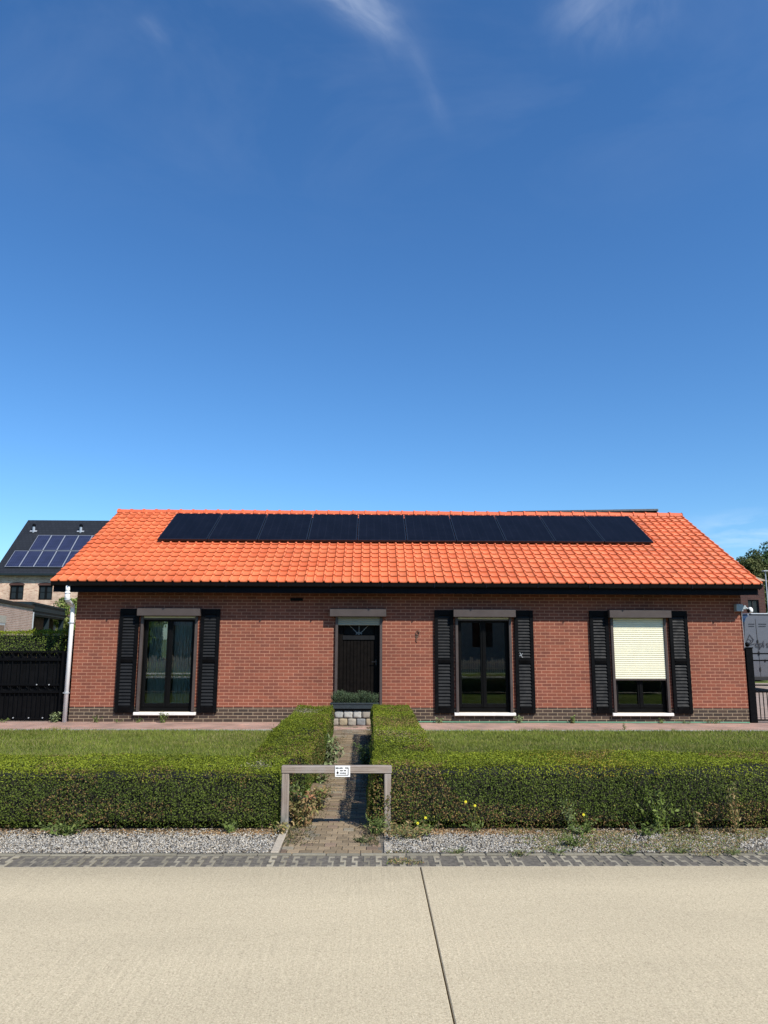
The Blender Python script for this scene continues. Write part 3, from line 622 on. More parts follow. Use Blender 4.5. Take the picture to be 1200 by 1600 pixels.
# tiles
sl = Vector((0, RIDGE_Y-EY, RZ-EZ)); SL = sl.length; sl.normalize(); nr = Vector((0, -sl.z, sl.y))
NC, NR = 76, 17; tw = (XR-XL)/NC; th_ = SL/NR
prof = [(0, 0.0), (.05, -.003), (.35, -.005), (.68, -.003), (.745, .001), (.765, .018), (.80, .027), (.87, .029), (.94, .022), (1.0, -.001)]
def tiles(side):
    Vv, Ff, Cc = [], [], []
    k = len(prof)
    for r in range(NR):
        for c in range(NC):
            x0 = XL+c*tw; jx = random.uniform(-.002, .002); jh = random.uniform(-.0015, .003); b = len(Vv)
            s0 = r*th_+random.uniform(-.004, .004)+.004*math.sin(c*.37+r*1.7)-(.04 if r == 0 else 0); s1 = (r+1)*th_+.07
            g = random.uniform(.84, 1.08)*(.86 if random.random() < .05 else 1)*(1-.10*max(0, math.sin(c*.21+r*.5)*math.sin(c*.083-r*.31+1))); hue = random.uniform(-.012, .016)
            cc = (0.68*g, (0.150+hue)*g, (0.054+hue*.5)*g)
            for (s_, lift) in ((s0, .028+jh), (s1, -.003)):
                for (u, h) in prof:
                    p = Vector((x0+u*tw*1.0+jx, 0, 0))+sl*s_+nr*(h+lift); Vv.append((p.x, EY+p.y, EZ+p.z))
            for (u, h) in prof:
                p = Vector((x0+u*tw+jx, 0, 0))+sl*(s0+.003)+nr*(h+.028+jh-(.014 if r else .036)); Vv.append((p.x, EY+p.y, EZ+p.z))
            for i in range(k-1):
                Ff.append((b+i, b+i+1, b+k+i+1, b+k+i)); Ff.append((b+2*k+i, b+2*k+i+1, b+i+1, b+i)); Cc += [cc, cc]
    V = np.array(Vv)
    if side == 'back': V[:, 1] = 2*RIDGE_Y-V[:, 1]; V[:, 0] = XL+XR-V[:, 0]
    return V, np.array(Ff), np.array(Cc)
V1, F1, C1 = tiles('front'); V2, F2, C2 = tiles('back')
roof = npmesh('roof', np.concatenate([V1, V2]), np.concatenate([F1, F2+len(V1)]), np.concatenate([C1, C2]), 'roof_tile', house)
# boarding under the tiles
mb = MB()
for sgn in (1, -1):
    q = [(EY+.02, EZ-.045), (RIDGE_Y, RZ-.035), (RIDGE_Y, RZ-.07), (EY+.02, EZ-.08)]
    q = [(y if sgn == 1 else 2*RIDGE_Y-y, z) for y, z in q]; mb.prism(q, 'x', XL+.012, XR-.012)
fix_normals(mb.build('roof_boarding', 'fascia_black', roof))
# verge mortar on the right edge, plain verge tile sides
mb = MB()
for X0, X1, m_ in ((XR-.002, XR+.012, 1),):
    for r in range(NR):
        for sg in (1,):
            a = sl*(r*th_); b = sl*((r+1)*th_-.004); dz_ = random.uniform(0, .008)
            mb.add([(X0, EY+a.y, EZ+a.z-.03), (X1, EY+a.y, EZ+a.z-.03), (X1, EY+a.y, EZ+a.z+.02+dz_), (X0, EY+a.y, EZ+a.z+.026+dz_), (X0, EY+b.y, EZ+b.z-.03), (X1, EY+b.y, EZ+b.z-.03), (X1, EY+b.y, EZ+b.z+.006), (X0, EY+b.y, EZ+b.z+.012)],
                   [(0, 1, 2, 3), (4, 7, 6, 5), (0, 4, 5, 1), (1, 5, 6, 2), (2, 6, 7, 3), (3, 7, 4, 0)])
fix_normals(mb.build('verge_mortar', 'mortar_tan', roof))
mb = MB()
for X0, X1 in ((XL-.012, XL-.001), (XR-.012, XR-.003)):
    for sgn in (1, -1):
        q = [(EY, EZ+.01), (RIDGE_Y, RZ+.012), (RIDGE_Y, RZ-.15), (EY+.08, EZ-.13)]
        q = [(y if sgn == 1 else 2*RIDGE_Y-y, z) for y, z in q]; mb.prism(q, 'x', X0, X1)
mb.parts('barge_board', 'fascia_black', house)
# ridge tiles
mb = MB(); nrd = 46; rw = (XR-XL)/nrd
for i in range(nrd):
    x0 = XL+i*rw; g = random.uniform(.88, 1.08); cc = (0.62*g, 0.125*g, 0.046*g); jz = random.uniform(-.003, .003)
    n_ = 9; rings = [(x0-.012, .118, 0), (x0+.028, .118, 0), (x0+.030, .104, 0), (x0+rw+.004, .097, 0)]
    vs = []
    for (xx, rr, _) in rings:
        for k in range(n_):
            a = math.pi*(k/(n_-1)); vs.append((xx, RIDGE_Y-rr*1.1*math.cos(a), RZ-.032+jz+rr*math.sin(a)))
    mb.add(vs, [(q*n_+k, q*n_+k+1, (q+1)*n_+k+1, (q+1)*n_+k) for q in range(3) for k in range(n_-1)], cc)
for X in (XL-.008, XR+.012):
    vs = [(X, RIDGE_Y-.115*math.cos(math.pi*k/10), RZ-.03+.105*math.sin(math.pi*k/10)) for k in range(11)]; mb.add(vs, [tuple(range(11))], (0.7, .14, .05))
o = mb.build('ridge_tiles', 'roof_tile', roof)
# eaves
mb = MB()
for sgn in (1, -1):
    Y = (lambda y: y) if sgn == 1 else (lambda y: 2*RIDGE_Y-y)
    a, b = sorted((Y(-.385), Y(0.0-.002))); mb.box(XL+.03, XR-.05, a, b, 2.60, 2.615)
mb.parts('soffit', 'fascia_black', house)
mb = MB()
for sgn in (1, -1):
    Y = (lambda y: y) if sgn == 1 else (lambda y: 2*RIDGE_Y-y)
    a, b = sorted((Y(-.41), Y(-.387))); mb.box(XL+.02, XR-.04, a, b, 2.598, 2.79)
    a, b = sorted((Y(-.416), Y(-.384))); mb.box(XL+.02, XR-.04, a, b, 2.583, 2.5975)
mb.build('fascia', 'fascia_black', house)
mb = MB()
for sgn in (1, -1):
    pts = [(-.415, 2.79), (-.415, 2.715), (-.43, 2.70), (-.50, 2.70), (-.522, 2.715), (-.528, 2.775), (-.536, 2.782), (-.536, 2.79), (-.522, 2.79), (-.514, 2.722), (-.497, 2.708), (-.435, 2.708), (-.423, 2.72), (-.423, 2.79)]
    pts = [(y if sgn == 1 else 2*RIDGE_Y-y, z) for y, z in pts]; mb.prism(pts, 'x', XL+.005, XR-.01)
gut = mb.parts('gutter', 'black_pvc', house)[0]
mb = MB(); x = XL+.35
while x < XR: mb.prism([(-.42, 2.696), (-.42, 2.6995), (-.5365, 2.6995), (-.5365, 2.785), (-.539, 2.785), (-.539, 2.696)], 'x', x, x+.02); x += 1.05
mb.parts('gutter_bracket', 'fascia_black', gut)
# downspout on the left corner
mb = MB()
mb.tube([(-.02, -.47, 2.71), (-.02, -.47, 2.56)], .043, 14); mb.tube([(-.02, -.47, 2.58), (-.02, -.47, 2.47), (-.02, -.445, 2.425), (-.03, -.40, 2.40), (-.045, -.15, 2.34), (-.05, -.095, 2.31), (-.05, -.075, 2.25), (-.05, -.075, 2.1), (-.05, -.075, .0)], [.049]*3+[.046]+[.043]*5, 16)
ds = mb.build('downspout', 'white_pipe', house, True)
mb = MB(); mb.tube([(-.02, -.47, 2.555), (-.02, -.47, 2.545)], .058, 14); mb.tube([(-.02, -.455, 2.445), (-.02, -.449, 2.435)], .06, 14)
for z in (1.96, .56): mb.tube([(-.05, -.075, z), (-.05, -.075, z+.025)], .056, 14); mb.box(-.12, -.05, -.085, -.06, z+.003, z+.022); mb.box(-.06, -.03, -.03, 0.01, z+.003, z+.022)
mb.parts('pipe_collar', 'zinc_grey', ds)
# windows
def shutter(parent, x0, x1):
    z0, z1 = .185, 2.262; y0, y1 = -.052, -.006; fr = .072; mb = MB()
    mb.cbox(x0, x0+fr, y0, y1, z0, z1, .004); mb.cbox(x1-fr, x1, y0, y1, z0, z1, .004)
    for a, b in ((z0, z0+.10), (1.185, 1.275), (z1-.11, z1)): mb.cbox(x0+fr-.002, x1-fr+.002, y0+.002, y1, a, b, .004)
    # raised bevelled lip on mid and bottom rails
    for a, b in ((z0+.02, z0+.135), (1.18, 1.262)):
        mb.add([(x0+fr-.01, y0-.001, a), (x1-fr+.01, y0-.001, a), (x1-fr-.012, y0-.016, b-.02), (x0+fr+.012, y0-.016, b-.02), (x0+fr, y0+.02, b), (x1-fr, y0+.02, b)], [(0, 1, 2, 3), (3, 2, 5, 4), (0, 3, 4), (1, 5, 2)])
    mb.box(x0+.02, x1-.02, y1-.008, y1-.001, z0+.02, z1-.02)
    s_ = fix_normals(mb.build('shutter', 'black_paint', parent))
    mb = MB()
    for za, zb in ((z0+.14, 1.185), (1.29, z1-.11)):
        n_ = int((zb-za)/.0615); p_ = (zb-za)/n_
        for i in range(n_):
            z = za+i*p_
            mb.prism([(y0+.006, z+.002), (y0+.010, z+.010), (y1-.012, z+p_*.95), (y1-.010, z+p_*.72)], 'x', x0+fr, x1-fr)
    l_ = fix_normals(mb.build('louvers', 'louver_paint', parent)); return s_
def window(c, slat_drop, curtain=False):
    a, b = c-.58, c+.56; mb = MB(); y0, y1 = .06, .13; z0, z1 = .20, 2.12; f_ = .065
    mb.cbox(a, a+f_, y0, y1, z0, z1); mb.cbox(b-f_, b, y0, y1, z0, z1); mb.cbox(a+f_, b-f_, y0, y1, z0, z0+f_+.03); mb.cbox(a+f_, b-f_, y0, y1, z1-f_, z1)
    mid = (a+b)/2
    for (p0, p1) in ((a+f_-.006, mid-.002), (mid+.002, b-f_+.006)):
        s_ = .055; mb.cbox(p0, p0+s_, y0-.014, y1-.02, z0+f_+.025, z1-f_+.006, .006); mb.cbox(p1-s_, p1, y0-.014, y1-.02, z0+f_+.025, z1-f_+.006, .006)
        mb.cbox(p0+s_, p1-s_, y0-.014, y1-.02, z0+f_+.025, z0+f_+.10, .006); mb.cbox(p0+s_, p1-s_, y0-.014, y1-.02, z1-f_-.05, z1-f_+.006, .006)
    mb.cbox(mid-.02, mid+.02, y0-.026, y0-.012, z0+f_+.03, z1-f_, .006)
    w_ = fix_normals(mb.build('window', 'black_pvc', house))
    for (p0, p1) in ((a+f_+.047, mid-.055), (mid+.055, b-f_-.047)):
        mb = MB(); mb.box(p0, p1, y0+.018, y0+.024, z0+f_+.095, z1-f_-.045); mb.build('pane', 'window_glass', w_)
    mb = MB(); mb.cbox(a-.055, b+.055, -.075, .058, .137, .196, .006); mb.build('sill', 'sill_stone', w_)
    mb = MB(); mb.prism([(0.0-.002, 2.118), (0.0-.002, 2.282), (-.165, 2.282), (-.182, 2.262), (-.182, 2.124), (-.172, 2.118)], 'x', c-.64, c+.64); fix_normals(mb.build('shutter_box', 'shutter_box_brown', w_))
    mb = MB()
    for X in (a-.012, b-.042): mb.cbox(X, X+.054, -.052, .02, .196, 2.118, .004)
    mb.parts('guide_rail', 'shutter_box_brown', w_)
    mb = MB(); zt = 2.117; zb = slat_drop; n_ = max(1, round((zt-zb)/.0425)); p_ = (zt-zb)/n_
    for i in range(n_):
        z = zb+i*p_; pts = [(-.012, z), (-.024, z+.004), (-.0275, z+p_*.5), (-.024, z+p_*.86), (-.014, z+p_*.93), (-.014, z+p_), (-.006, z+p_), (-.006, z)]
        mb.prism(pts, 'x', a+.035, b-.035)
    r_ = fix_normals(mb.build('roller_slats', 'cream_slat', w_))
    mb = MB(); mb.cbox(a+.035, b-.035, -.03, -.004, zb-.03, zb-.0015, .003); mb.build('bottom_bar', 'shutter_box_brown', w_)
    shutter(w_, c-.635-.39, c-.635); shutter(w_, c+.635, c+.635+.39)
    return w_
w1 = window(WC[0], 2.075); w2 = window(WC[1], 2.075); w3 = window(WC[2], .875)
w3['label'] = 'right window with its cream roller shutter mostly down'
# door
mb = MB(); a, b = 5.36, 6.30
mb.cbox(a, a+.07, .09, .18, .30, 2.12); mb.cbox(b-.07, b, .09, .18, .30, 2.12); mb.cbox(a+.07, b-.07, .09, .18, 2.05, 2.12)
mb.cbox(a+.072, b-.072, .12, .165, .32, 1.655); mb.cbox(a+.072, b-.072, .115, .165, 1.74, 1.755)
for i in range(9): x0 = a+.15+i*.071; mb.cbox(x0, x0+.067, .108, .122, .36, 1.63, .006)
mb.cbox(a+.072, a+.145, .10, .15, .32, 2.05); mb.cbox(b-.145, b-.072, .10, .15, .32, 2.05); mb.cbox(a+.145, b-.145, .10, .15, .32, .36)
# spandrel with a half round light
cx_, cz_, rr = (a+b)/2, 1.745, .31
arc = [(cx_+rr*math.cos(t), cz_+rr*math.sin(t)*.92) for t in np.linspace(0, math.pi, 17)]
for i in range(16):
    p, q = arc[i], arc[i+1]; mb.prism([p, q, (q[0], 2.05), (p[0], 2.05)], 'y', .112, .15)
door = fix_normals(mb.build('door', 'door_wood', house))
mb = MB(); mb.cbox(a+.13, b-.13, .088, .13, 1.645, 1.735, .006); mb.build('door_rail', 'louver_paint', door)
mb = MB(); mb.box(cx_-.315, cx_+.315, .135, .14, 1.75, 2.04); mb.build('fanlight_glass', 'black_pvc', door)
mb = MB()
for ang in (46, 90, 134):
    t = R(ang); mb.tube([(cx_, .128, 1.75), (cx_+.29*math.cos(t), .128, 1.75+.275*math.sin(t))], .0065, 6)
mb.tube([(cx_+.06*math.cos(t), .128, 1.75+.055*math.sin(t)) for t in np.linspace(0, math.pi, 9)], .006, 6)
mb.parts('fanlight_bar', 'muntin_grey', door)
mb = MB(); mb.cbox(b-.125, b-.095, .085, .10, 1.13, 1.25); mb.tube([(b-.11, .09, 1.20), (b-.11, .05, 1.20), (b-.20, .05, 1.20)], .009, 8); mb.build('handle', 'panel_frame_black', door)
mb = MB(); mb.prism([(-.002, 2.118), (-.002, 2.282), (-.165, 2.282), (-.182, 2.262), (-.182, 2.124), (-.172, 2.118)], 'x', 5.235, 6.39); dbx = fix_normals(mb.build('door_shutter_box', 'shutter_box_brown', house))
mb = MB()
for i in range(4):
    z = 1.945+i*.0435; mb.prism([(-.012, z), (-.026, z+.004), (-.029, z+.022), (-.026, z+.036), (-.014, z+.040), (-.014, z+.0435), (-.004, z+.0435), (-.004, z)], 'x', 5.395, 6.265)
fix_normals(mb.build('door_slats', 'grey_slat', dbx))
mb = MB()
for X in (5.345, 6.262): mb.cbox(X, X+.054, -.052, .02, .3, 2.118, .004)
mb.parts('door_guide_rail', 'shutter_box_brown', dbx)
mb = MB(); mb.cbox(4.40, 4.66, -.014, -.001, 2.44, 2.50, .004)
for i in range(3): mb.cbox(4.42, 4.64, -.024, -.014, 2.447+i*.017, 2.457+i*.017, .002)
mb.build('air_vent', 'black_pvc', house)

# solar panels on the front roof
pw, ph = 1.117, 1.76
def pv_panel(name, corner, uax, vax, w_, h_, frame, cell, t=.035, lift=.0):
    """corner = lower-left; an Empty would add nothing, so the frame mesh is the thing and the glass its part"""
    uax = Vector(uax).normalized(); vax = Vector(vax).normalized(); nn = uax.cross(vax); f_ = .022
    o = bpy.data.objects.new(name, None); col.objects.link(o); o.location = corner
    mt = Matrix((uax, vax, nn)).transposed()
    mb = MB(); T = lambda p: tuple(mt @ Vector(p))
    def bx(x0, x1, y0, y1, z0, z1):
        vs = [(x0, y0, z0), (x1, y0, z0), (x1, y1, z0), (x0, y1, z0), (x0, y0, z1), (x1, y0, z1), (x1, y1, z1), (x0, y1, z1)]
        mb.add([T(v) for v in vs], [(0, 3, 2, 1), (4, 5, 6, 7), (0, 1, 5, 4), (1, 2, 6, 5), (2, 3, 7, 6), (3, 0, 4, 7)])
    bx(0, w_, 0, f_, -t, 0); bx(0, w_, h_-f_, h_, -t, 0); bx(0, f_, f_, h_-f_, -t, 0); bx(w_-f_, w_, f_, h_-f_, -t, 0)
    me = bpy.data.meshes.new('panel_frame'); me.from_pydata(mb.v, [], mb.f); link('panel_frame', me, frame, o)
    me = bpy.data.meshes.new('solar_cells'); me.from_pydata([T(p) for p in ((f_, f_, -.004), (w_-f_, f_, -.004), (w_-f_, h_-f_, -.004), (f_, h_-f_, -.004), (f_, f_, -.02), (w_-f_, f_, -.02), (w_-f_, h_-f_, -.02), (f_, h_-f_, -.02))], [], [(0, 1, 2, 3), (7, 6, 5, 4)])
    uv = me.uv_layers.new(name='UVMap')
    for i, c in enumerate([(0, 0), (1, 0), (1, 1), (0, 1), (0, 1), (1, 1), (1, 0), (0, 0)]): uv.data[i].uv = c
    link('solar_cells', me, cell, o); return o
def copy_tree(o, loc):
    c = o.copy(); col.objects.link(c); c.location = loc
    for ch in o.children: d_ = ch.copy(); col.objects.link(d_); d_.parent = c
    return c
base = lambda i: Vector((1.22+i*1.1355, EY, EZ))+sl*2.055+nr*.11
ordn = ['leftmost', 'second from the left', 'third from the left', 'fourth from the left', 'fifth from the left', 'fifth from the right', 'fourth from the right', 'third from the right', 'second from the right', 'rightmost']
p0 = pv_panel('solar_panel', base(0), (1, 0, 0), sl, pw, ph, 'panel_frame_black', 'pv_black', t=.045)
for i in range(10):
    o = p0 if i == 0 else copy_tree(p0, base(i))
    tag(o, 'all-black solar panel on the orange roof, %s of ten' % ordn[i], 'solar panel', 'black solar panels on the orange roof')
t = thing('panel_rails', 'thin black mounting rails under the solar panels on the orange roof', 'mounting rails', tuple(base(0)))
for s_ in (.35, 1.35):
    mb = MB(); q = base(0)+sl*s_-nr*.037; A = [q+nr*0, q-nr*.04, q-nr*.04+sl*.04, q+sl*.04]
    vs = [(1.18, p.y, p.z) for p in A]+[(12.6, p.y, p.z) for p in A]; mb.add(vs, [(0, 1, 2, 3), (7, 6, 5, 4), (0, 4, 5, 1), (1, 5, 6, 2), (2, 6, 7, 3), (3, 7, 4, 0)])
    for k in range(13):
        x = 1.35+k*.91; B = [q-nr*.04, q-nr*.10]; mb.box(x, x+.03, B[0].y-.012, B[0].y+.012, B[1].z, B[0].z)
    fix_normals(mb.build('rail', 'panel_frame_black', t))
# raised panels on the rear slope
ub = Vector((1, 0, .022)).normalized(); vb = Vector((0, 1, -.18)).normalized()
for k, (X, lab) in enumerate(((9.62, 'left'), (11.62, 'right'))):
    p = pv_panel('solar_panel', (X, RIDGE_Y+.30, 4.965+.022*(X-9.4)), ub, vb, 1.98, 1.1, 'panel_frame_black', 'pv_black', t=.05)
    tag(p, 'thin dark solar panel edge rising above the ridge behind, the %s one' % lab, 'solar panel', 'raised solar panels on the rear roof slope')
    mb = MB()
    for dx_ in (.3, 1.6):
        for yy in (.2, .9): mb.tube([(X+dx_, RIDGE_Y+.3+yy, 4.60), (X+dx_, RIDGE_Y+.3+yy, 4.90-.18*yy)], .015, 6)
    mb.parts('support_leg', 'zinc_grey', p)

# curtains behind the left window
for (x0, x1, lab) in ((1.46, 1.90, 'left'), (1.98, 2.46, 'right')):
    vs = []; fs = []; n_ = 60
    for i in range(n_+1):
        u = i/n_; x = x0+(x1-x0)*u; y = .27+.022*math.sin(u*2*math.pi*8+math.sin(u*9))
        vs += [(x, y, .26), (x, y+.004*math.sin(u*40), 1.2), (x, y, 2.08)]
    fs = [(i*3+j, (i+1)*3+j, (i+1)*3+j+1, i*3+j+1) for i in range(n_) for j in (0, 1)]
    mb = MB(); mb.add(vs, fs); o = mb.build('curtain', 'curtain_cloth', None, True)
    tag(o, 'pleated pale curtain inside the left window, behind its %s pane' % lab, 'curtain', 'curtains in the left window')

# wall ornament, hose, wall light
mb = MB(); c0 = (7.05, -.02, 1.79)
mb.tube([(c0[0]+.045*math.cos(t)*(1-t*.06), -.022, c0[2]+.06*math.sin(t)*(1-t*.06)) for t in np.linspace(0, 7.5, 26)], .006, 6)
mb.tube([(7.03, -.02, 1.74), (7.02, -.025, 1.66), (7.05, -.03, 1.63)], .008, 6); mb.cbox(7.0, 7.06, -.012, -.001, 1.70, 1.76)
o = mb.build('wall_hook', 'rust_metal'); tag(o, 'small curled rusty hook fixed to the brick wall right of the door', 'wall hook')
mb = MB(); pts = []
for i in range(80):
    x = 6.9+i*(13.8-6.9)/79; pts.append((x, -.075+.012*math.sin(x*2.1)+.006*math.sin(x*5.3), .016))
mb.tube(pts, .013, 8); o = mb.build('garden_hose', 'hose_green', None, True); tag(o, 'thin green garden hose lying along the foot of the right-hand wall', 'garden hose')
mb = MB(); mb.tube([(9.145, -.062, 1.40), (9.17, -.064, 1.35), (9.20, -.064, 1.30)], .006, 6); mb.tube([(9.13, -.064, 1.335), (9.175, -.066, 1.34), (9.20, -.064, 1.385)], .005, 6); o = mb.build('shutter_catch', 'zinc_grey'); tag(o, 'small pale metal catch on the right shutter of the middle window', 'shutter catch')
t = thing('wall_floodlight', 'grey wall box with white round lamp on the right corner of the brick house', 'outdoor light', (13.76, -.01, 2.33))
mb = MB(); mb.cbox(13.69, 13.83, -.12, -.003, 2.26, 2.41, .006); mb.build('housing', 'lamp_grey', t)
mb = MB(); mb.tube([(13.83, -.07, 2.37), (13.89, -.08, 2.345), (13.93, -.09, 2.31)], .022, 10); mb.cbox(13.83, 13.90, -.10, -.04, 2.30, 2.385, .008); mb.build('arm', 'lamp_grey', t)
mb = MB(); mb.sphere((13.985, -.10, 2.285), .062, 16, 10, sc_=(.85, .9, 1.05)); mb.build('lamp', 'lamp_white', t, True)
mb = MB(); mb.tube([(13.925, -.10, 2.28), (13.955, -.10, 2.275)], [.035, .05], 12); mb.build('lamp_socket', 'black_pvc', t)
mb = MB(); mb.tube([(13.835, -.03, 2.26), (13.84, -.02, 2.1), (13.845, -.02, 1.85), (13.85, -.02, 1.5)], .006, 6); mb.build('cable', 'zinc_grey', t)

# ------------------------------------------------------------------ stone step and planter in front of the door
t = thing('stone_step', 'low wall of rough pale granite blocks in front of the door', 'stone step', (5.73, -.35, 0))
rows = [(0.0, .138, [(5.30, 5.46), (5.468, 5.632), (5.64, 5.80), (5.808, 5.985), (5.993, 6.16)], [0, 1, 2, 3, 1]), (.145, .285, [(5.285, 5.372), (5.38, 5.548), (5.556, 5.732), (5.742, 5.905), (5.913, 6.17)], [0, 4, 5, 5, 2])]
gcs = [(0.27, 0.23, 0.18), (0.31, 0.25, 0.16), (0.30, 0.265, 0.21), (0.19, 0.19, 0.18), (0.33, 0.33, 0.30), (0.40, 0.385, 0.34)]
import bmesh
def stone(x0, x1, y0, y1, z0, z1, c, parent):
    b = bmesh.new(); bmesh.ops.create_cube(b, size=1); bmesh.ops.subdivide_edges(b, edges=b.edges[:], cuts=4, use_grid_fill=True)
    o0 = wloc(parent)
    for v in b.verts:
        p = v.co*2; q = Vector((max(-1, min(1, p.x)), max(-1, min(1, p.y)), max(-1, min(1, p.z))))
        r3 = (abs(q.x)**11+abs(q.y)**11+abs(q.z)**11)**(1/11); q = q/r3*1.0
        q *= 1+.05*math.sin(3*p.x+z0*50+x0*20)*math.cos(4*p.z+x0*11)+random.uniform(-.02, .02)
        v.co = Vector(((x0+x1)/2+q.x*(x1-x0)/2, (y0+y1)/2+q.y*(y1-y0)/2, (z0+z1)/2+q.z*(z1-z0)/2))-o0
    me = bpy.data.meshes.new('block'); b.to_mesh(me); b.free(); a_ = me.attributes.new('tone', 'FLOAT_COLOR', 'FACE')
    a_.data.foreach_set('color', np.tile([*c, 1.0], (len(me.polygons), 1)).astype(np.float32).ravel()); me.polygons.foreach_set('use_smooth', [True]*len(me.polygons))
    return link('block', me, 'granite', parent)
for z0, z1, xs, ci in rows:
    for (x0, x1), k in zip(xs, ci): stone(x0, x1, -.62, -.43, z0, z1, gcs[k], t)
mb = MB(); mb.box(5.30, 6.16, -.45, -.01, 0, .27); mb.box(5.295, 6.165, -.60, -.45, .0, .265); mb.build('mortar_core', 'joint_dark', t)
t = thing('planter', 'long dark rectangular planter on the granite blocks before the door', 'planter', (5.77, -.5, .29))
mb = MB(); x0, x1, y0, y1, z0, z1 = 5.30, 6.235, -.66, -.42, .325, .435
mb.cbox(x0, x1, y0, y0+.02, z0, z1, .004); mb.cbox(x0, x1, y1-.02, y1, z0, z1, .004); mb.cbox(x0, x0+.02, y0+.02, y1-.02, z0, z1, .004); mb.cbox(x1-.02, x1, y0+.02, y1-.02, z0, z1, .004)
mb.cbox(x0-.01, x1+.01, y0-.012, y0+.006, z1-.028, z1+.004, .004)
mb.build('trough', 'planter_dark', t); mb = MB(); mb.cbox(x0+.03, x1-.03, y0+.02, y1-.02, .288, .324, .003); mb.build('base', 'black_pvc', t)
mb = MB(); mb.box(x0+.02, x1-.02, y0+.02, y1-.02, .40, .415); mb.build('soil', 'soil', t)
# herb in planter : many fine upright sprigs
t = thing('lavender', 'bushy grey-green herb filling the dark planter before the door', 'plant', (5.77, -.54, .42))
PP, NN, CC = [], [], []; mb = MB()
for i in range(420):
    bx_ = random.uniform(5.33, 6.21); by = random.uniform(-.62, -.45); hh = random.uniform(.13, .235)*(1+.12*math.sin(bx_*14)); lx, ly = random.gauss(0, .05), random.gauss(-.015, .04)
    tip = (bx_+lx, by+ly, .415+hh)
    if i % 4 == 0: mb.tube([(bx_, by, .41), tip], .0015, 3)
    for k in range(26):
        u = (k+1)/26; p = (bx_+lx*u+random.gauss(0, .012), by+ly*u+random.gauss(0, .012), .415+hh*u); PP.append(p); NN.append((random.gauss(0, 1), random.gauss(0, 1)-.3, .2)); g = random.uniform(.6, 1.3)*(.7+.5*u); CC.append((.085*g, .125*g, .065*g))
leaves('foliage', np.array(PP), np.array(NN), .026, np.array(CC), parent=t, jit=.5, asp=.25); tag(mb.build('stems', 'bark', t), kind='stuff')

# ------------------------------------------------------------------ wooden barrier frame with sign
t = thing('wooden_barrier', 'low weathered timber frame of two posts and a rail across the path', 'barrier', (5.77, -8.60, 0))
def timber(nm, x0, x1, y0, y1, z0, z1, g):
    mb = MB(); mb.cbox(x0, x1, y0, y1, z0, z1, .005); o = fix_normals(mb.build(nm, 'weathered_wood', t))
    a_ = o.data.attributes.new('grain', 'FLOAT', 'FACE'); a_.data.foreach_set('value', [float(g)]*len(o.data.polygons)); return o
timber('post', 5.287, 5.352, -8.635, -8.57, -.02, .488, 1); timber('post', 6.200, 6.262, -8.635, -8.57, -.02, .488, 1); timber('rail', 5.283, 6.268, -8.64, -8.572, .489, .552, 0)
def text(parent, s_, x, z, size, y, mat, name='lettering', ext=.0006, bold=0.0, sx=1.0, align='LEFT', rz=0.0):
    cu = bpy.data.curves.new(name, 'FONT'); cu.body = s_; cu.size = size; cu.extrude = ext; cu.offset = bold; cu.align_x = align
    tmp = bpy.data.objects.new('tmp', cu); col.objects.link(tmp); bpy.context.view_layer.update()
    me = bpy.data.meshes.new_from_object(tmp.evaluated_get(bpy.context.evaluated_depsgraph_get())); bpy.data.objects.remove(tmp); bpy.data.curves.remove(cu)
    o0 = wloc(parent)
    for v in me.vertices: v.co = Vector((x+v.co.x*sx-o0.x, y-v.co.z-o0.y, z+v.co.y-o0.z))
    me.materials.clear(); return link(name, me, mat, parent)
t = thing('sign', 'small white notice with black lettering and frame, fixed to the wooden rail', 'sign', (5.829, -8.645, .46))
sx0, sx1, sz0, sz1 = 5.762, 5.896, .461, .556
mb = MB(); mb.cbox(sx0, sx1, -8.646, -8.642, sz0, sz1, .001); mb.build('plate', 'sign_white', t)
Y = -8.6475
mb = MB(); mb.box(sx0+.012, sx1-.014, Y, Y+.0015, sz0+.013, sz0+.018); mb.box(sx1-.020, sx1-.014, Y, Y+.0015, sz0+.018, sz1-.014); mb.box(sx1-.046, sx1-.020, Y, Y+.0015, sz1-.022, sz1-.014)
mb.build('border', 'sign_black', t)
text(t, 'BELLEN', sx0+.006, sz1-.024, .0155, Y, 'sign_black', bold=.0004, sx=1.25)
text(t, 'aan de', sx0+.045, sz1-.045, .019, Y, 'sign_black', bold=.0003, sx=1.08)
text(t, 'woning', sx0+.042, sz1-.066, .018, Y, 'sign_black', bold=.0003, sx=1.05)
mb = MB(); mb.prism([(sx0+.023+.010*math.cos(a), sz0+.036+.010*math.sin(a)) for a in np.linspace(0, 2*math.pi, 18)[:-1]], 'y', Y, Y+.0015); mb.box(sx0+.022, sx0+.024, Y, Y+.0015, sz0+.046, sz0+.064); fix_normals(mb.build('emblem', 'sign_black', t))

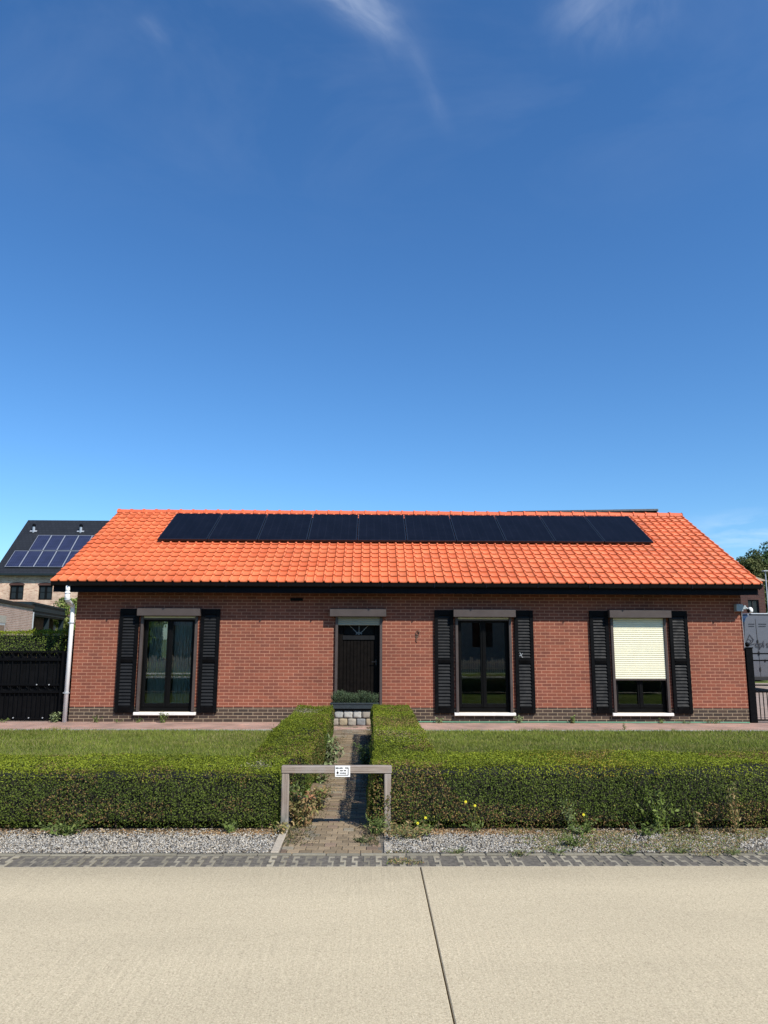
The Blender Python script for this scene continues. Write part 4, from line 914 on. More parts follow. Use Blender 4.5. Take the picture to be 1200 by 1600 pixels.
# ------------------------------------------------------------------ left gate
t = thing('gate', 'black iron gate with dark sheeting, left of the white downspout', 'gate', (-2, .1, 0))
mb = MB(); mb.cbox(-.25, -.14, .04, .15, 0, 1.40, .006); mb.cbox(-4.3, -4.19, .04, .15, 0, 1.40, .006); mb.parts('post', 'iron_black', t)
mb = MB()
for z0, z1 in ((1.36, 1.40), (1.20, 1.25), (.70, .74), (.555, .605), (.03, .07)): mb.cbox(-4.19, -.25, .075, .115, z0, z1, .004)
mb.parts('rail', 'iron_black', t)
mb = MB(); x = -.335
while x > -4.15:
    mb.tube([(x, .095, .07), (x, .095, .555)], .009, 6); x -= .0925
x = -.335; k = 0
while x > -4.15:
    mb.tube([(x, .095, .605), (x, .095, 1.36)], .011, 6); x -= .185
mb.parts('bar', 'iron_black', t)
mb = MB(); x = -.335-.0925
while x > -4.15:
    for zc in (1.305, .648):
        r_ = .052 if zc > 1 else .044
        mb.tube([(x+r_*1.5*math.cos(a), .095, zc+r_*math.sin(a)) for a in np.linspace(0, 2*math.pi, 15)], .006, 5)
    x -= .185
mb.parts('ring', 'iron_black', t)
mb = MB(); x = -.25
while x > -4.1:
    mb.box(x-.18, x-.004, .125+.004*(int(x*10) % 2), .135, .07, 1.355); x -= .185
mb.parts('sheet', 'sheet_black', t)
mb = MB()
for X in (-.55, -.83, -1.14, -1.48): mb.tube([(X, .07, .07), (X, .05, .07)], .012, 8)
for X in (-.72, -.47): mb.tube([(X, .07, .725), (X, .05, .725)], .012, 8)
mb.parts('bolt', 'zinc_grey', t)

# ------------------------------------------------------------------ right fence
t = thing('iron_fence', 'black iron fence with ball-topped post right of the brick house', 'fence', (14, 0, 0))
mb = MB(); mb.cbox(13.86, 14.005, -.03, .10, 0, 1.50, .006); mb.build('post', 'iron_black', t)
mb = MB(); mb.cbox(13.85, 14.015, -.04, .11, 1.50, 1.525, .004); mb.sphere((13.93, .035, 1.58), .05, 12, 8); mb.build('post_cap', 'iron_black', t)
mb = MB()
for z in (1.38, 1.24, .74, .61, .04): mb.cbox(14.005, 17.5, .02, .05, z, z+.028, .004)
mb.parts('rail', 'iron_black', t)
mb = MB(); x = 14.10
while x < 17.4: mb.tube([(x, .035, .05), (x, .035, .62)], .010, 6); x += .082
mb.parts('bar', 'iron_black', t)

# ------------------------------------------------------------------ van
vx, vy = 18.10, 8.5
t = thing('van', 'parked grey panel van behind the right fence, rear doors with black lettering', 'van', (vx+1.0, vy+2.6, 0))
def vprof(z):  # inset of the flank with height
    return .03+.035*max(0, (z-1.2))**1.5*1.9 if z < 2.32 else .03+.035*(1.12)**1.5*1.9+(z-2.32)*1.0
zs = [.42, .6, .9, 1.2, 1.5, 1.8, 2.05, 2.25, 2.36, 2.43, 2.46]
def vring(y, lean=0.0, zmax=9):
    L_ = [(vx+vprof(z), y+lean*max(0, z-1.2), min(z, zmax)) for z in zs]; Rr = [(vx+1.98-vprof(z), y+lean*max(0, z-1.2), min(z, zmax)) for z in zs]
    return L_+Rr[::-1]
rings = [vring(vy, .06), vring(vy+.12, .04), vring(vy+3.4), vring(vy+3.9, .0, 2.1), vring(vy+4.5, 0, 1.45), vring(vy+5.3, 0, 1.15)]
mb = MB(); n_ = len(rings[0]); vs = [p for r in rings for p in r]
fs = [(i*n_+k, i*n_+(k+1) % n_, (i+1)*n_+(k+1) % n_, (i+1)*n_+k) for i in range(len(rings)-1) for k in range(n_)]+[tuple(range(n_)), tuple(range(len(vs)-1, len(vs)-n_-1, -1))]
mb.add(vs, fs); fix_normals(mb.build('body', 'van_shaded_grey', t))
yy = lambda z: vy+.06*max(0, z-1.2)-.004
mb = MB()
for X in (vx+.46, vx+.99, vx+1.52):
    mb.add([(X-.006, yy(z)-.001, z) for z in (.5, 1.2, 2.35)]+[(X+.006, yy(z)-.001, z) for z in (.5, 1.2, 2.35)], [(0, 3, 4, 1), (1, 4, 5, 2)])
for X in (vx+.46, vx+1.52):
    for z in (.75, 1.25, 1.62): mb.cbox(X-.02, X+.02, yy(z)-.02, yy(z)+.0, z-.06, z+.06, .004)
mb.cbox(vx+.62, vx+.66, yy(1)-.02, yy(1), .98, 1.06, .004)
mb.parts('door_seam', 'rubber', t)
mb = MB(); mb.cbox(vx+.05, vx+1.93, vy-.07, vy+.02, .40, .52, .015); mb.build('bumper', 'rubber', t)
mb = MB()
for X in (vx+.10, vx+1.78): mb.cbox(X, X+.10, vy-.012, vy+.01, .60, .95, .008)
mb.parts('tail_light', 'tail_red', t)
for (X, Yw) in ((vx+.10, vy+1.0), (vx+1.70, vy+1.0), (vx+.10, vy+4.4), (vx+1.70, vy+4.4)):
    mb = MB(); mb.tube([(X, Yw, .34), (X+.2, Yw, .34)], .34, 20); w_ = mb.build('wheel', 'rubber', t)
    mb = MB(); mb.tube([(X-.004, Yw, .34), (X+.204, Yw, .34)], .19, 16); mb.build('rim', 'zinc_grey', w_)
mb = MB(); mb.cbox(vx+.45, vx+1.9, vy+.3, vy+2.6, 2.50, 2.54, .01); mb.tube([(vx+.4, vy+.4, 2.47), (vx+.4, vy+.4, 2.53)], .02); mb.build('roof_rack', 'zinc_grey', t)
# printed emblem and letters on the rear
def line_print(pts, r=.012): 
    m_ = MB(); m_.tube([(vx+a, yy(z)-.006, z) for a, z in pts], r, 4); return m_
em = MB()
for pts in ([(.10, 1.62), (.22, 1.84), (.33, 1.68), (.28, 1.60), (.16, 1.52)], [(.10, 1.62), (.18, 1.70), (.26, 1.66), (.14, 1.50), (.36, 1.56)]): em.tube([(vx+a, yy(z)-.006, z) for a, z in pts], .010, 4)
em.build('emblem', 'van_print', t)
lt = text(t, 'cpl', vx+.36, 1.44, .30, yy(1.5)-.012, 'van_print', sx=.9); lt = text(t, 'so', vx+.72, 1.44, .30, yy(1.5)-.012, 'van_print', sx=.9)
mb = MB()
for z, a, b in ((2.18, .22, .42), (2.11, .22, .40), (2.18, .55, .80), (2.11, .55, .78)): mb.box(vx+a, vx+b, yy(z)-.007, yy(z)-.003, z-.012, z+.012)
mb.parts('small_print', 'van_print', t)

# ------------------------------------------------------------------ brown building on the right
t = thing('brown_building', 'dark brown brick building with tan roof behind the grey van', 'building', (18, 19, 0))
mb = MB(); wall_ops = [(22.15, 22.62, 2.75, 3.36)]
def facade(mb, x0, x1, y, z0, z1, ops_, th=.25): wall_cells(mb, x0, x1, z0, z1, ops_, y, th)
facade(mb, 12.5, 22.9, 16.0, 0, 4.15, wall_ops); mb.box(12.5, 22.9, 22, 22.2, 0, 4.15); mb.box(22.7, 22.9, 16.25, 22, 0, 4.15); mb.box(12.5, 12.7, 16.25, 22, 0, 4.15)
mb.build('wall', 'brown_brick', t)
mb = MB(); mb.prism([(15.8, 4.151), (22.4, 4.151), (19.1, 5.0)], 'x', 12.3, 23.0); fix_normals(mb.build('roof', 'tan_roof', t))
mb = MB(); mb.cbox(22.15, 22.19, 16.05, 16.12, 2.75, 3.36); mb.cbox(22.58, 22.62, 16.05, 16.12, 2.75, 3.36); mb.cbox(22.36, 22.40, 16.05, 16.12, 2.75, 3.36); mb.cbox(22.19, 22.58, 16.05, 16.12, 2.75, 2.80); mb.cbox(22.19, 22.58, 16.05, 16.12, 3.31, 3.36)
w_ = mb.build('window', 'rubber', t); mb = MB(); mb.box(22.19, 22.58, 16.09, 16.1, 2.8, 3.31); mb.build('pane', 'dark_pane', w_)
mb = MB(); mb.box(22.41, 22.55, 16.13, 16.15, 2.8, 3.3); mb.build('blind', 'lamp_grey', w_)
t = thing('lamp_post', 'slim grey lamp post at the right edge beside the brown building', 'lamp post', (20.86, 12, 0))
mb = MB(); mb.tube([(20.86, 12, 0), (20.86, 12, 4.2)], [.035, .018], 10); mb.build('pole', 'lamp_grey', t)
mb = MB(); mb.cbox(20.75, 21.35, 11.9, 12.06, 4.2, 4.24, .01); mb.build('lamp_head', 'lamp_grey', t)

# ------------------------------------------------------------------ neighbour house on the left
NX0, NX1, NY = -18.3, -6.0, 33.0
t = thing('neighbour_house', 'pale brick house with black slate roof and arched dark windows, far left', 'house', (-12, 37, 0))
nops = [(-17.27, -16.36, 4.05, 5.05), (-15.42, -14.51, 4.05, 5.05), (-12.9, -12.0, 4.05, 5.05)]
mb = MB(); wall_cells(mb, NX0+.05, NX1, 0, 5.95, nops, NY, .3)
mb.prism([(33.0, 0), (41, 0), (41, 5.9), (37, 9.75), (33, 5.9)], 'x', NX0+.05, NX0+.06); mb.prism([(33.0, 0), (41, 0), (41, 5.9), (37, 9.75), (33, 5.9)], 'x', NX1-.05, NX1-.04); mb.box(NX0+.05, NX1, 40.8, 41, 0, 5.9)
mb.build('wall', 'neighbour_brick', t)
mb = MB(); mb.prism([(32.75, 5.74), (37, 9.88), (41.25, 5.74), (41.25, 5.6), (37, 9.7), (32.75, 5.6)], 'x', NX0, NX1+.1); nroof = fix_normals(mb.build('roof', 'black_slate', t))
mb = MB(); mb.box(NX0, NX1+.1, 32.62, 32.74, 5.60, 5.72); mb.build('gutter', 'steel_slate', t)
for (a, b, c, d_) in nops:
    mb = MB(); mb.cbox(a, a+.09, NY+.10, NY+.16, c, d_); mb.cbox(b-.09, b, NY+.10, NY+.16, c, d_); mb.cbox((a+b)/2-.07, (a+b)/2+.07, NY+.09, NY+.16, c, d_); mb.cbox(a+.09, b-.09, NY+.10, NY+.16, c, c+.09); mb.cbox(a+.09, b-.09, NY+.10, NY+.16, d_-.16, d_)
    mb.box(a+.09, b-.09, NY+.11, NY+.14, (c+d_)/2-.02, (c+d_)/2+.02)
    # segmental brick-coloured head closes the corners
    w_ = mb.build('window', 'black_pvc', t); mb = MB(); mb.box(a+.09, b-.09, NY+.12, NY+.13, c+.09, d_-.16); mb.build('pane', 'dark_pane', w_)
    mb = MB(); m2 = (a+b)/2; arc = [(m2+(b-a)/2*1.12*math.cos(q), d_-.02+.15*math.sin(q)) for q in np.linspace(math.pi, 0, 9)]
    mb.prism(arc+[(b+.05, d_-.06), (a-.05, d_-.06)], 'y', NY-.012, NY+.05); fix_normals(mb.build('lintel', 'brown_brick', w_))
sl2 = Vector((0, 4.25, 4.14)).normalized(); nr2 = Vector((0, -sl2.z, sl2.y)); org = Vector((0, 32.75, 5.74))
first = None; k = 0
for row, xs0, n_, s0 in ((0, -17.75, 9, .55), (1, -16.85, 8, 2.32)):
    for i in range(n_):
        loc = Vector((xs0+i*.93, 0, 0))+org+sl2*s0+nr2*.10; 
        if i > 5-row: continue
        if first is None: first = pv_panel('solar_panel', loc, (1, 0, 0), sl2, .91, 1.70, 'panel_frame_silver', 'pv_blue'); o = first
        else: o = copy_tree(first, loc)
        on = ['leftmost', 'second', 'third', 'fourth', 'fifth', 'sixth'][i]
        tag(o, 'silver-framed blue solar panel on the black roof, %s from left in %s row' % (on, 'upper' if row else 'lower') if i else 'silver-framed blue solar panel on the black roof, leftmost in the %s row' % ('upper' if row else 'lower'), 'solar panel', 'blue solar panels on the black slate roof')
from cmath import pi as _p
for X, lab in ((-17.4, 'left'), (-14.15, 'right')):
    b_ = org+sl2*4.55+Vector((X, 0, 0)); v_ = thing('roof_vent', 'small grey roof vent pipe near the black ridge, the %s one' % lab, 'roof vent', tuple(b_), 'vents on the neighbour\'s roof')
    mb = MB(); mb.tube([b_-Vector((0, 0, .2)), b_+Vector((0, 0, .35))], .085, 10); mb.build('pipe', 'panel_frame_silver', v_)
    mb = MB(); q = b_+nr2*.03; mb.add([tuple(q+Vector((sx*.24, 0, 0))+sl2*sy*.07+nr2*h_) for h_ in (0, .03) for sx, sy in ((-1, -1), (1, -1), (1, 1), (-1, 1))], [(3, 2, 1, 0), (4, 5, 6, 7), (0, 1, 5, 4), (1, 2, 6, 5), (2, 3, 7, 6), (3, 0, 4, 7)]); mb.build('flashing', 'panel_frame_silver', v_)
    mb = MB(); mb.tube([b_+Vector((0, 0, .36)), b_+Vector((0, 0, .50)), b_+Vector((0, 0, .56))], [.12, .12, .04], 10); mb.build('cap', 'iron_black', v_)
# garage with oblique wall
t = thing('garage', 'flat-roofed pale red brick garage in front of the neighbour house', 'garage', (-12, 18, 0))
A = Vector((-8.15, 12.0)); B = Vector((-10.42, 21.3)); dv = (B-A).normalized(); nv = Vector((-dv.y, dv.x))
Lg = (B-A).length; mb = MB()
gm = Matrix(((dv.x, nv.x, 0, A.x), (dv.y, nv.y, 0, A.y), (0, 0, 1, 0), (0, 0, 0, 1)))
mb.box(0, Lg, 0, 5, 0, 3.05, mat=gm); o = mb.build('wall', 'garage_brick', t)
mb = MB(); mb.box(-.06, Lg+.06, -.06, 5.06, 3.052, 3.19, mat=gm); mb.build('parapet_cap', 'iron_black', t)
mb = MB(); mb.box(.3, 4.0, -.03, .02, 2.25, 2.55, mat=gm); mb.build('lintel', 'concrete_light', t)
mb = MB(); mb.box(.4, 3.9, -.02, .02, 1.2, 2.245, mat=gm); w_ = mb.build('window', 'zinc_grey', t); mb = MB(); mb.box(.5, 3.8, -.026, -.021, 1.3, 2.16, mat=gm); mb.build('pane', 'dark_pane', w_)
# carport
t = thing('carport', 'dark slate-coloured steel carport between pale garage and white downspout', 'carport', (-12.5, 26, 0))
A2 = Vector((-10.55, 21.45)); B2 = Vector((-12.55, 30.4)); d2 = (B2-A2).normalized(); n2 = Vector((-d2.y, d2.x)); L2 = (B2-A2).length
cm2 = Matrix(((d2.x, n2.x, 0, A2.x), (d2.y, n2.y, 0, A2.y), (0, 0, 1, 0), (0, 0, 0, 1)))
mb = MB(); mb.box(0, L2, 0, 4.5, 2.72, 3.40, mat=cm2)
for z in (2.80, 2.98, 3.30): mb.box(-.02, L2+.02, -.05, -.001, z, z+.07, mat=cm2)
mb.build('roof', 'steel_slate', t)
for u in (0.0, 4.4, 8.8):
    mb = MB(); mb.box(u, u+.24, .01, .25, 0, 2.719, mat=cm2); mb.build('post', 'steel_slate', t)
mb = MB(); mb.tube([cm2 @ Vector((.1, -.07, 0)), cm2 @ Vector((.1, -.07, 2.9))], .04, 8); mb.build('drainpipe', 'zinc_grey', t)
mb = MB(); mb.box(.26, L2, .6, .65, 0, 2.71, mat=cm2); mb.build('shade_panel', 'sheet_black', t)  # black panel put in for the shade under the carport roof

# ------------------------------------------------------------------ trees and shrubs
def tree(name, label, cat, base_, crown_c, rad, ncl, nleaf, L_, cols, group=None, trunk_r=.25, seed=0, limbs=7):
    t = thing(name, label, cat, base_, group); r = np.random.default_rng(seed); bx_, by, bz = base_; cx, cy, cz = crown_c
    mb = MB(); top = Vector((cx, cy, cz+rad[2]*.5)); b0 = Vector(base_); mid = b0.lerp(top, .45)+Vector((r.normal()*.15, r.normal()*.15, 0))
    mb.tube([b0, b0.lerp(mid, .5), mid, mid.lerp(top, .6), top], [trunk_r*1.15, trunk_r*.85, trunk_r*.6, trunk_r*.35, trunk_r*.1], 9)
    for i in range(limbs):
        u = r.uniform(.3, .85); p = b0.lerp(top, u); a = r.uniform(0, 6.28); e = Vector((cx+rad[0]*.75*math.cos(a), cy+rad[1]*.75*math.sin(a), p.z+rad[2]*r.uniform(.1, .5)))
        mb.tube([p, p.lerp(e, .5)+Vector((0, 0, .1*rad[2])), e], [trunk_r*.35, trunk_r*.2, trunk_r*.05], 6)
    mb.build('trunk', 'bark', t, True)
    d_ = unit(r.normal(size=(ncl, 3))); rr = r.uniform(.45, 1.0, ncl)**.6; cc = np.array([cx, cy, cz])+d_*rr[:, None]*np.array(rad)*.88
    cr = np.array(rad).mean()*r.uniform(.16, .34, ncl)
    k = nleaf//ncl; D = unit(r.normal(size=(ncl*k, 3))); ci = np.repeat(np.arange(ncl), k)
    P = cc[ci]+D*(cr[ci]*r.uniform(.35, 1.05, ncl*k)**.5)[:, None]*np.array([1, 1, .8])
    tone = r.uniform(.6, 1.35, ncl)[ci][:, None]*r.uniform(.7, 1.3, (ncl*k, 1)); cm_ = np.array(cols)[r.integers(0, len(cols), ncl)][ci]
    leaves('crown', P, D+np.array([0, 0, .4]), L_, cm_*tone, parent=t, jit=.6, asp=.6); return t
dk = [(0.055, 0.095, 0.032), (0.075, 0.115, 0.035), (0.042, 0.078, 0.035), (0.10, 0.12, 0.05)]
G = 'tall trees beyond the right end of the roof'
tree('tree', 'round-topped dark tree at the right edge, tallest beyond the orange roof', 'tree', (44.3, 55, 0), (44.3, 55, 7.4), (2.2, 2.2, 3.7), 90, 14000, .22, dk[2:3]+dk[:1], G, .35, 1)
tree('tree', 'olive-green tree in the middle of the group beyond the orange roof', 'tree', (41.7, 54, 0), (41.9, 54, 6.7), (1.7, 1.9, 3.6), 80, 13000, .20, [(0.14, 0.15, 0.055), (0.11, 0.125, 0.045), (0.08, 0.105, 0.04)], G, .3, 2)
tree('tree', 'small ragged dark tree just above the sloping roof edge, leftmost of the group', 'tree', (39.6, 56, 0), (39.8, 56, 6.6), (1.7, 1.5, 3.3), 60, 6500, .20, dk, G, .22, 3)
tree('tree', 'dark tree partly cut by the right frame edge, beyond the brown building', 'tree', (47.5, 58, 0), (47.5, 58, 6.6), (2.6, 2.2, 4.6), 90, 12000, .24, dk, G, .35, 4)
tree('tree', 'bluish dark tree low behind the olive-green one beyond the roof', 'tree', (43.6, 62, 0), (43.6, 62, 6.8), (3.4, 2.2, 3.6), 90, 12000, .26, [(0.03, 0.055, 0.035), (0.035, 0.05, 0.03)], G, .35, 5)
tree('shrub', 'sunlit light green bush showing over the dark carport', 'shrub', (-13.0, 31.9, 0), (-12.9, 31.8, 3.0), (1.25, .8, 1.25), 60, 7000, .12, [(0.16, 0.22, 0.05), (0.12, 0.18, 0.04), (0.22, 0.26, 0.08)], None, .06, 6)

# ------------------------------------------------------------------ weeds
def weed(label, x, y, h, nst, spread, cols, leaf=.03, z=0.0, name='weed', flower=None, asp=.35, seed=1, droop=.3):
    t = thing(name, label, 'weed', (x, y, z), 'weeds growing along paving and hedges'); r = random.Random(seed); PP, NN, CC = [], [], []; mb = MB()
    for s_ in range(nst):
        a = r.uniform(0, 6.28); hh = h*r.uniform(.5, 1); sp = spread*r.uniform(.2, 1); bx_, by = x+r.gauss(0, spread*.2), y+r.gauss(0, spread*.15)
        tp = (bx_+sp*math.cos(a), by+sp*math.sin(a)*.6, z+hh); md = (bx_+sp*.4*math.cos(a), by+sp*.25*math.sin(a), z+hh*.6); mb.tube([(bx_, by, z), md, tp], [.0025, .002, .001], 4)
        nl = max(4, int(hh/.012))
        for k in range(nl):
            u = (k+1)/nl; p = [bx_+sp*u*math.cos(a)+r.gauss(0, leaf*.35), by+sp*.6*u*math.sin(a)+r.gauss(0, leaf*.35), z+hh*u+r.gauss(0, leaf*.1)]
            p[2] = max(p[2], z+.004); PP.append(p); NN.append((r.gauss(0, .6), r.gauss(-.2, .5), .7)); g = r.uniform(.65, 1.3); c = r.choice(cols); CC.append(tuple(q*g for q in c))
    leaves('leaves', np.array(PP), np.array(NN), leaf, np.array(CC), parent=t, jit=.4, asp=asp); tag(mb.build('stems', 'stem_green', t), kind='stuff')
    if flower:
        for (fx, fy, fz) in flower:
            mb = MB(); mb.tube([(x, y, z), ((x+fx)/2, (y+fy)/2, fz*.6), (fx, fy, fz)], .0018, 4)
            mb.build('flower_stem', 'stem_green', t); mb = MB()
            for k in range(16):
                a = k*2*math.pi/16; rr = .011
                mb.add([(fx, fy-.004, fz), (fx+rr*math.cos(a-.18), fy-.009, fz+rr*math.sin(a-.18)), (fx+rr*1.1*math.cos(a), fy-.010, fz+rr*1.1*math.sin(a)), (fx+rr*math.cos(a+.18), fy-.009, fz+rr*math.sin(a+.18))], [(0, 1, 2, 3)])
            mb.sphere((fx, fy-.006, fz), .007, 8, 6); mb.build('flower', 'flower_yellow', t)
    return t
simple('stem_green', (0.12, 0.16, 0.05), 0.7)
gr = [(0.12, 0.17, 0.04), (0.16, 0.20, 0.06)]; pale = [(0.24, 0.28, 0.14), (0.20, 0.25, 0.10)]; drc = [(0.40, 0.30, 0.15), (0.30, 0.19, 0.09), (0.24, 0.22, 0.08)]
weed('pale green leafy weed at the foot of the white downspout', -.24, -.10, .20, 7, .14, pale, .07, seed=2)
weed('tall green weed growing in front of the left window sill', 1.93, -.16, .24, 7, .10, gr, .055, seed=3)
weed('small green weed under the left end of the left window sill', 1.42, -.12, .12, 5, .09, gr, .05, seed=4)
weed('small green weed at the dark plinth right of the downspout', .58, -.10, .12, 6, .12, gr, .05, seed=5)
weed('tiny weed at the plinth below the left shutter', 1.02, -.10, .07, 5, .08, gr, .04, seed=6)
weed('small bushy weed under the left shutter of the middle window', 7.48, -.12, .13, 7, .10, pale, .05, seed=7)
weed('small bushy weed under the right end of the middle window sill', 9.07, -.12, .15, 8, .10, pale, .05, seed=8)
weed('upright green weed at the wall between middle and right windows', 10.18, -.12, .17, 6, .07, gr, .05, seed=9)
weed('short weed under the right end of the right window sill', 12.0, -.12, .11, 5, .08, gr, .05, seed=10)
weed('low spreading brownish weed at the wall near the right fence post', 13.05, -.14, .10, 12, .26, [(0.14, 0.15, 0.05), (0.20, 0.12, 0.06)], .04, seed=11)
weed('low weed mat at the wall left of the brownish one near the fence', 12.45, -.12, .06, 9, .2, gr, .035, seed=12)
weed('thin weed in the kerb joint before the right window', 10.85, -1.22, .14, 4, .04, gr, .04, seed=13)
weed('small weed on the paving by the black gate at the left edge', -1.25, -.15, .08, 6, .12, gr, .05, seed=14)
weed('tall pale-leaved weed leaning on the left hedge beside the path', 5.50, -5.3, .42, 16, .20, [(0.24, 0.30, 0.15), (0.20, 0.26, 0.10), (0.3, 0.3, 0.18)], .075, seed=15)
weed('second pale weed further up the path at the left hedge', 5.47, -3.9, .28, 10, .14, pale, .06, seed=16)
weed('dark tuft of long grass in the shade of the right hedge', 6.02, -5.2, .30, 26, .14, [(0.08, 0.13, 0.04), (0.11, 0.16, 0.05)], .06, seed=17, asp=.16)
weed('dry straw-coloured weeds at the foot of the left wooden post', 5.46, -8.42, .27, 34, .20, drc, .05, seed=18)
weed('reddish dry stalks behind the left post beside the path', 5.42, -8.0, .24, 20, .16, [(0.34, 0.17, 0.09), (0.38, 0.28, 0.14)], .045, seed=19)
weed('green leafy weed inside the left post of the barrier', 5.38, -8.3, .36, 12, .10, gr+pale, .05, seed=20)
weed('dry grass sprawling over the path beside the left hedge', 5.55, -7.2, .12, 24, .2, drc, .05, seed=21, asp=.2)
weed('straw and green tangle hanging from the left hedge over the path', 5.52, -7.75, .20, 24, .16, drc+gr, .05, seed=51)
weed('yellow-green sprawl at the left path edge behind the barrier', 5.47, -6.4, .22, 18, .16, pale+gr, .05, seed=52)
weed('small dark weed lying on the path before the right post', 6.02, -8.98, .04, 12, .09, [(0.06, 0.07, 0.03)], .035, seed=53)
weed('brown dry weed between left post and gravel', 5.30, -8.72, .10, 16, .10, drc, .035, seed=54)
weed('green grass clump at the foot of the right wooden post', 6.14, -8.72, .15, 26, .14, gr, .05, seed=22, asp=.18)
weed('dry straw tangle on the gravel right of the path', 6.40, -8.85, .13, 36, .26, drc, .04, seed=23)
weed('dandelion with two yellow flowers at the right hedge foot near the post', 6.52, -8.75, .09, 12, .10, gr, .05, name='dandelion', flower=[(6.49, -8.76, .10), (6.56, -8.74, .14)], seed=24)
weed('dandelion with tall thin stalks and two small flowers in the right hedge', 7.0, -8.66, .10, 8, .08, gr, .04, name='dandelion', flower=[(6.92, -8.68, .26), (7.0, -8.69, .23)], seed=25)
weed('dandelion with one flower in the brown gap of the right hedge', 7.98, -8.70, .12, 10, .12, gr, .05, name='dandelion', flower=[(7.95, -8.72, .16)], seed=26)
weed('bright green weed on the gravel below the brown hedge gap', 7.75, -9.12, .12, 12, .14, gr, .05, seed=27, asp=.25)
weed('low weed with pale blooms on the gravel edge under the right hedge', 7.9, -8.78, .09, 12, .14, gr+pale, .04, seed=28)
weed('large leafy creeper climbing the front of the right hedge', 8.62, -8.69, .38, 13, .22, [(0.12, 0.17, 0.03), (0.18, 0.23, 0.06)], .036, seed=29, asp=.6)
weed('bunch of leafy weeds at the foot of the climbing creeper', 8.50, -8.78, .12, 16, .24, gr, .036, seed=30, asp=.5)
weed('tall dry stalk standing in front of the right hedge', 9.28, -8.74, .46, 4, .05, drc, .04, seed=31)
weed('thin dry stalk between creeper and tall stalk at the right hedge', 8.92, -8.74, .30, 4, .06, drc, .04, seed=32)
weed('pale thistle-like weed climbing the right hedge left of the creeper', 7.85, -8.68, .36, 4, .10, [(0.15, 0.20, 0.06), (0.20, 0.24, 0.10)], .04, seed=33, asp=.4)
weed('leafy weed at the gravel edge under the left hedge, far left', 3.45, -8.76, .13, 22, .20, gr, .045, seed=34, asp=.5)
weed('green weed at the left hedge foot near the dark gap', 4.85, -8.68, .10, 12, .12, gr, .045, seed=35, asp=.5)
k = 0
spots = [(6.75, 'just right of the path slab'), (7.25, 'in front of the two tall dandelions'), (8.15, 'right of the bright green gravel weed'), (8.55, 'below the leafy creeper'), (8.95, 'below the thin dry stalk'), (9.3, 'beside the tall dry stalk at the right'), (7.55, 'left of the bright green gravel weed')]
for (x, lab) in spots:
    k += 1; weed('mossy tuft on the grid pavers, '+lab, x, -9.34+.03*math.sin(k*2), .05, 14, .13, [(0.13, 0.15, 0.05), (0.17, 0.15, 0.07)], .025, seed=40+k, asp=.3)
# crumbs, moss and dry bits along both edges and joints of the path
n = 16000; P = np.stack([np.where(rng.random(n) < .6, 5.36+np.abs(rng.normal(size=n))*.13, 6.15-np.abs(rng.normal(size=n))*.08), rng.uniform(-9.1, -.8, n), rng.uniform(0, .012, n)], 1)
P = P[(P[:, 0] < 6.2) & (fbm(P*np.array([3, 1, 1]), 2.0, 93) > -.15)]; n = len(P)
C = np.array([(0.10, 0.12, 0.04), (0.16, 0.14, 0.06), (0.24, 0.17, 0.09), (0.07, 0.06, 0.04)])[rng.integers(0, 4, n)]*rng.uniform(.6, 1.2, (n, 1))
o = leaves('path_litter', P, np.tile([0, -.2, 1.0], (n, 1)), .020, C, jit=.6, asp=.35); tag(o, 'moss and dry plant litter along both edges of the brick path', 'plant litter', kind='stuff')
# fine weeds nobody could count on the right gravel
n = 26000; P = np.stack([rng.uniform(6.2, 10.6, n), rng.uniform(-9.62, -8.6, n), rng.uniform(.0, .02, n)], 1)
P = P[(fbm(P*np.array([1, 1.6, 1]), 2.3, 88) > .18+.35*(P[:, 1] < -9.33))]; n = len(P); C = np.array(gr+drc)[rng.integers(0, 5, n)]*rng.uniform(.6, 1.2, (n, 1))
o = leaves('ground_cover', P, np.tile([0, -.3, .8], (n, 1)), .022, C, jit=.7, asp=.3); tag(o, 'thin low ground cover creeping over the gravel and pavers on the right', 'ground cover', kind='stuff')

# ------------------------------------------------------------------ across the road (seen mirrored in the window panes)
sheet('far_verge', [(-40, -21.8), (50, -21.8), (50, -16.2), (-40, -16.2)], -.02, 'concrete_light')
t = thing('paling_fence', 'low pale paling fence across the road, mirrored in the window panes', 'fence', (6, -22, 0))
mb = MB(); x = -18.0; rp = random.Random(5)
while x < 34:
    h_ = rp.uniform(.62, .82); a = rp.uniform(-.03, .03); mb.add([(x, -22, 0), (x+.07, -22, 0), (x+.07+a, -22, h_-.06), (x+.035+a, -22, h_), (x+a, -22, h_-.06)]+[(x, -22.03, 0), (x+.07, -22.03, 0), (x+.07+a, -22.03, h_-.06), (x+.035+a, -22.03, h_), (x+a, -22.03, h_-.06)], [(4, 3, 2, 1, 0), (5, 6, 7, 8, 9), (0, 1, 6, 5), (1, 2, 7, 6), (2, 3, 8, 7), (3, 4, 9, 8), (4, 0, 5, 9)]); x += .11
tag(mb.build('pales', 'paling_wood', t), kind='stuff')
mb = MB()
for z in (.2, .5): mb.box(-18, 34, -22.05, -22.031, z, z+.04)
mb.parts('cross_rail', 'paling_wood', t)
t = thing('facing_house', 'grey-brown brick house across the road, mirrored in the middle window', 'house', (15, -32, 0))
mb = MB(); fop = [(12.0, 13.2, 1.2, 2.9), (16.5, 18.5, .9, 2.9), (21.5, 23.5, .9, 2.9)]
wall_cells(mb, 8.5, 26, 0, 5.2, fop, -28.0, -.3); mb.box(8.5, 8.8, -36, -28.3, 0, 5.2); mb.box(25.7, 26, -36, -28.3, 0, 5.2); mb.box(8.5, 26, -36.3, -36, 0, 5.2); mb.build('wall', 'opposite_brick', t)
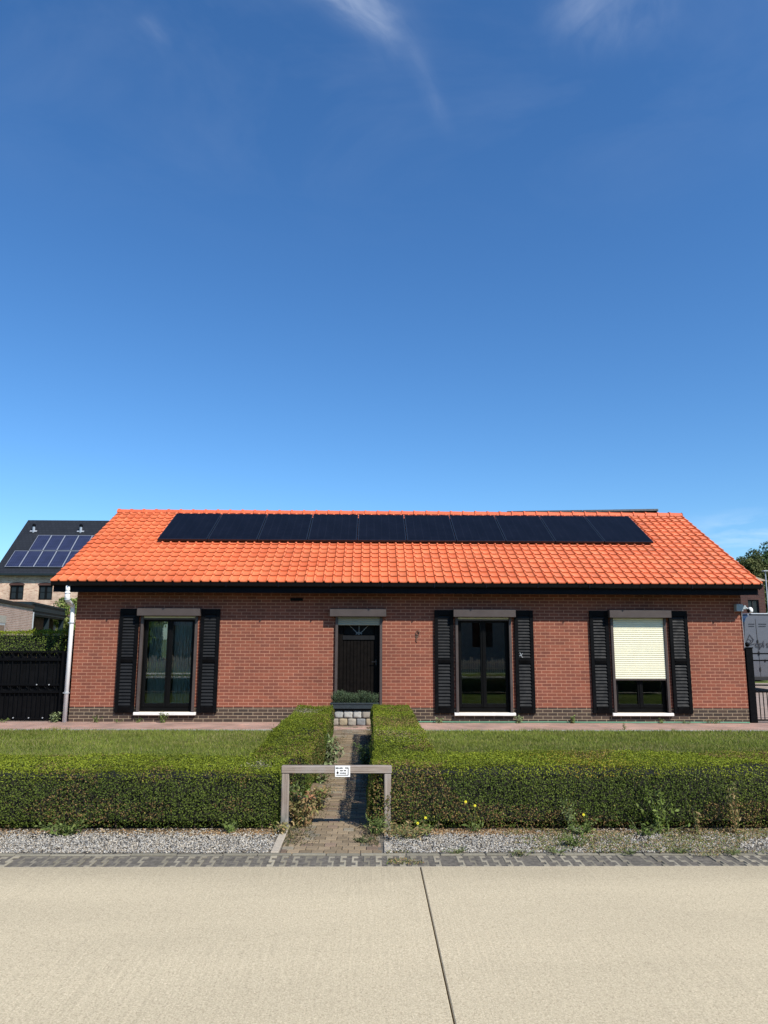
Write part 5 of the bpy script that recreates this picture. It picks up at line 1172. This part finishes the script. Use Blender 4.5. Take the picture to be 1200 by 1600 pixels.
mb = MB(); mb.prism([(-27.6, 5.2), (-36.6, 5.2), (-32.1, 8.4)], 'x', 8.2, 26.3); fix_normals(mb.build('roof', 'black_slate', t))
for (a, b, c, d_) in fop:
    mb = MB(); mb.box(a, b, -28.2, -28.15, c, d_); mb.build('window', 'dark_glass', t)
t = thing('slate_house', 'small bluish slate-roofed house across the road, mirrored in the left window', 'house', (-2.5, -46, 0))
mb = MB(); mb.box(-9, 4, -50, -42, 0, 2.6); mb.build('wall', 'opposite_brick', t); mb = MB(); mb.prism([(-41.6, 2.61), (-50.4, 2.61), (-46, 6.5)], 'x', -9.3, 4.3); fix_normals(mb.build('roof', 'slate_blue', t))
tree('tree', 'bright green garden tree across the road, mirrored in the left window', 'tree', (-7.2, -26, 0), (-7.2, -26, 4.2), (2.5, 2.4, 3.6), 90, 14000, .16, [(0.24, 0.36, 0.07), (0.32, 0.42, 0.09)], None, .2, 21)
for i, (x, r_) in enumerate(((-3.6, 1.1), (-1.2, .9), (1.6, 1.2))):
    tree('shrub', ['reddish-green garden shrub', 'small bright garden shrub', 'broad dull-green garden shrub'][i]+' across the road behind the paling fence', 'shrub', (x, -25, 0), (x, -25, r_*.7), (r_, r_, r_*.75), 30, 3500, .09, [[(0.16, 0.10, 0.05)], [(0.16, 0.2, 0.05)], [(0.09, 0.12, 0.04)]][i], None, .05, 30+i)
t = thing('filler_hedge', 'long dark hedge added across the road to fill the window reflections', 'hedge', (-15, -38, 0))
Pb, Nb = hedge_samples([(-45, -9.5, -41, -39.5, 0, 3.4)], 90)  # added hedge, keeps bare sky out of the mirrored gaps
leaves('foliage', Pb, Nb, .2, np.tile([0.05, 0.075, 0.025], (len(Pb), 1))*rng.uniform(.6, 1.3, (len(Pb), 1)), parent=t); mb = MB(); mb.box(-44.9, -9.6, -40.9, -39.6, 0, 3.3); mb.build('dark_core', 'core_dark', t)
t = thing('filler_hedge', 'dark hedge added far across the road, filling reflections beside the facing house', 'hedge', (40, -33, 0))
Pb, Nb = hedge_samples([(26.5, 60, -34, -32.5, 0, 3.0)], 90)  # second added hedge, closes the mirrored gap beside the facing house
leaves('foliage', Pb, Nb, .2, np.tile([0.05, 0.075, 0.025], (len(Pb), 1))*rng.uniform(.6, 1.3, (len(Pb), 1)), parent=t); mb = MB(); mb.box(26.6, 59.9, -33.9, -32.6, 0, 2.9); mb.build('dark_core', 'core_dark', t)
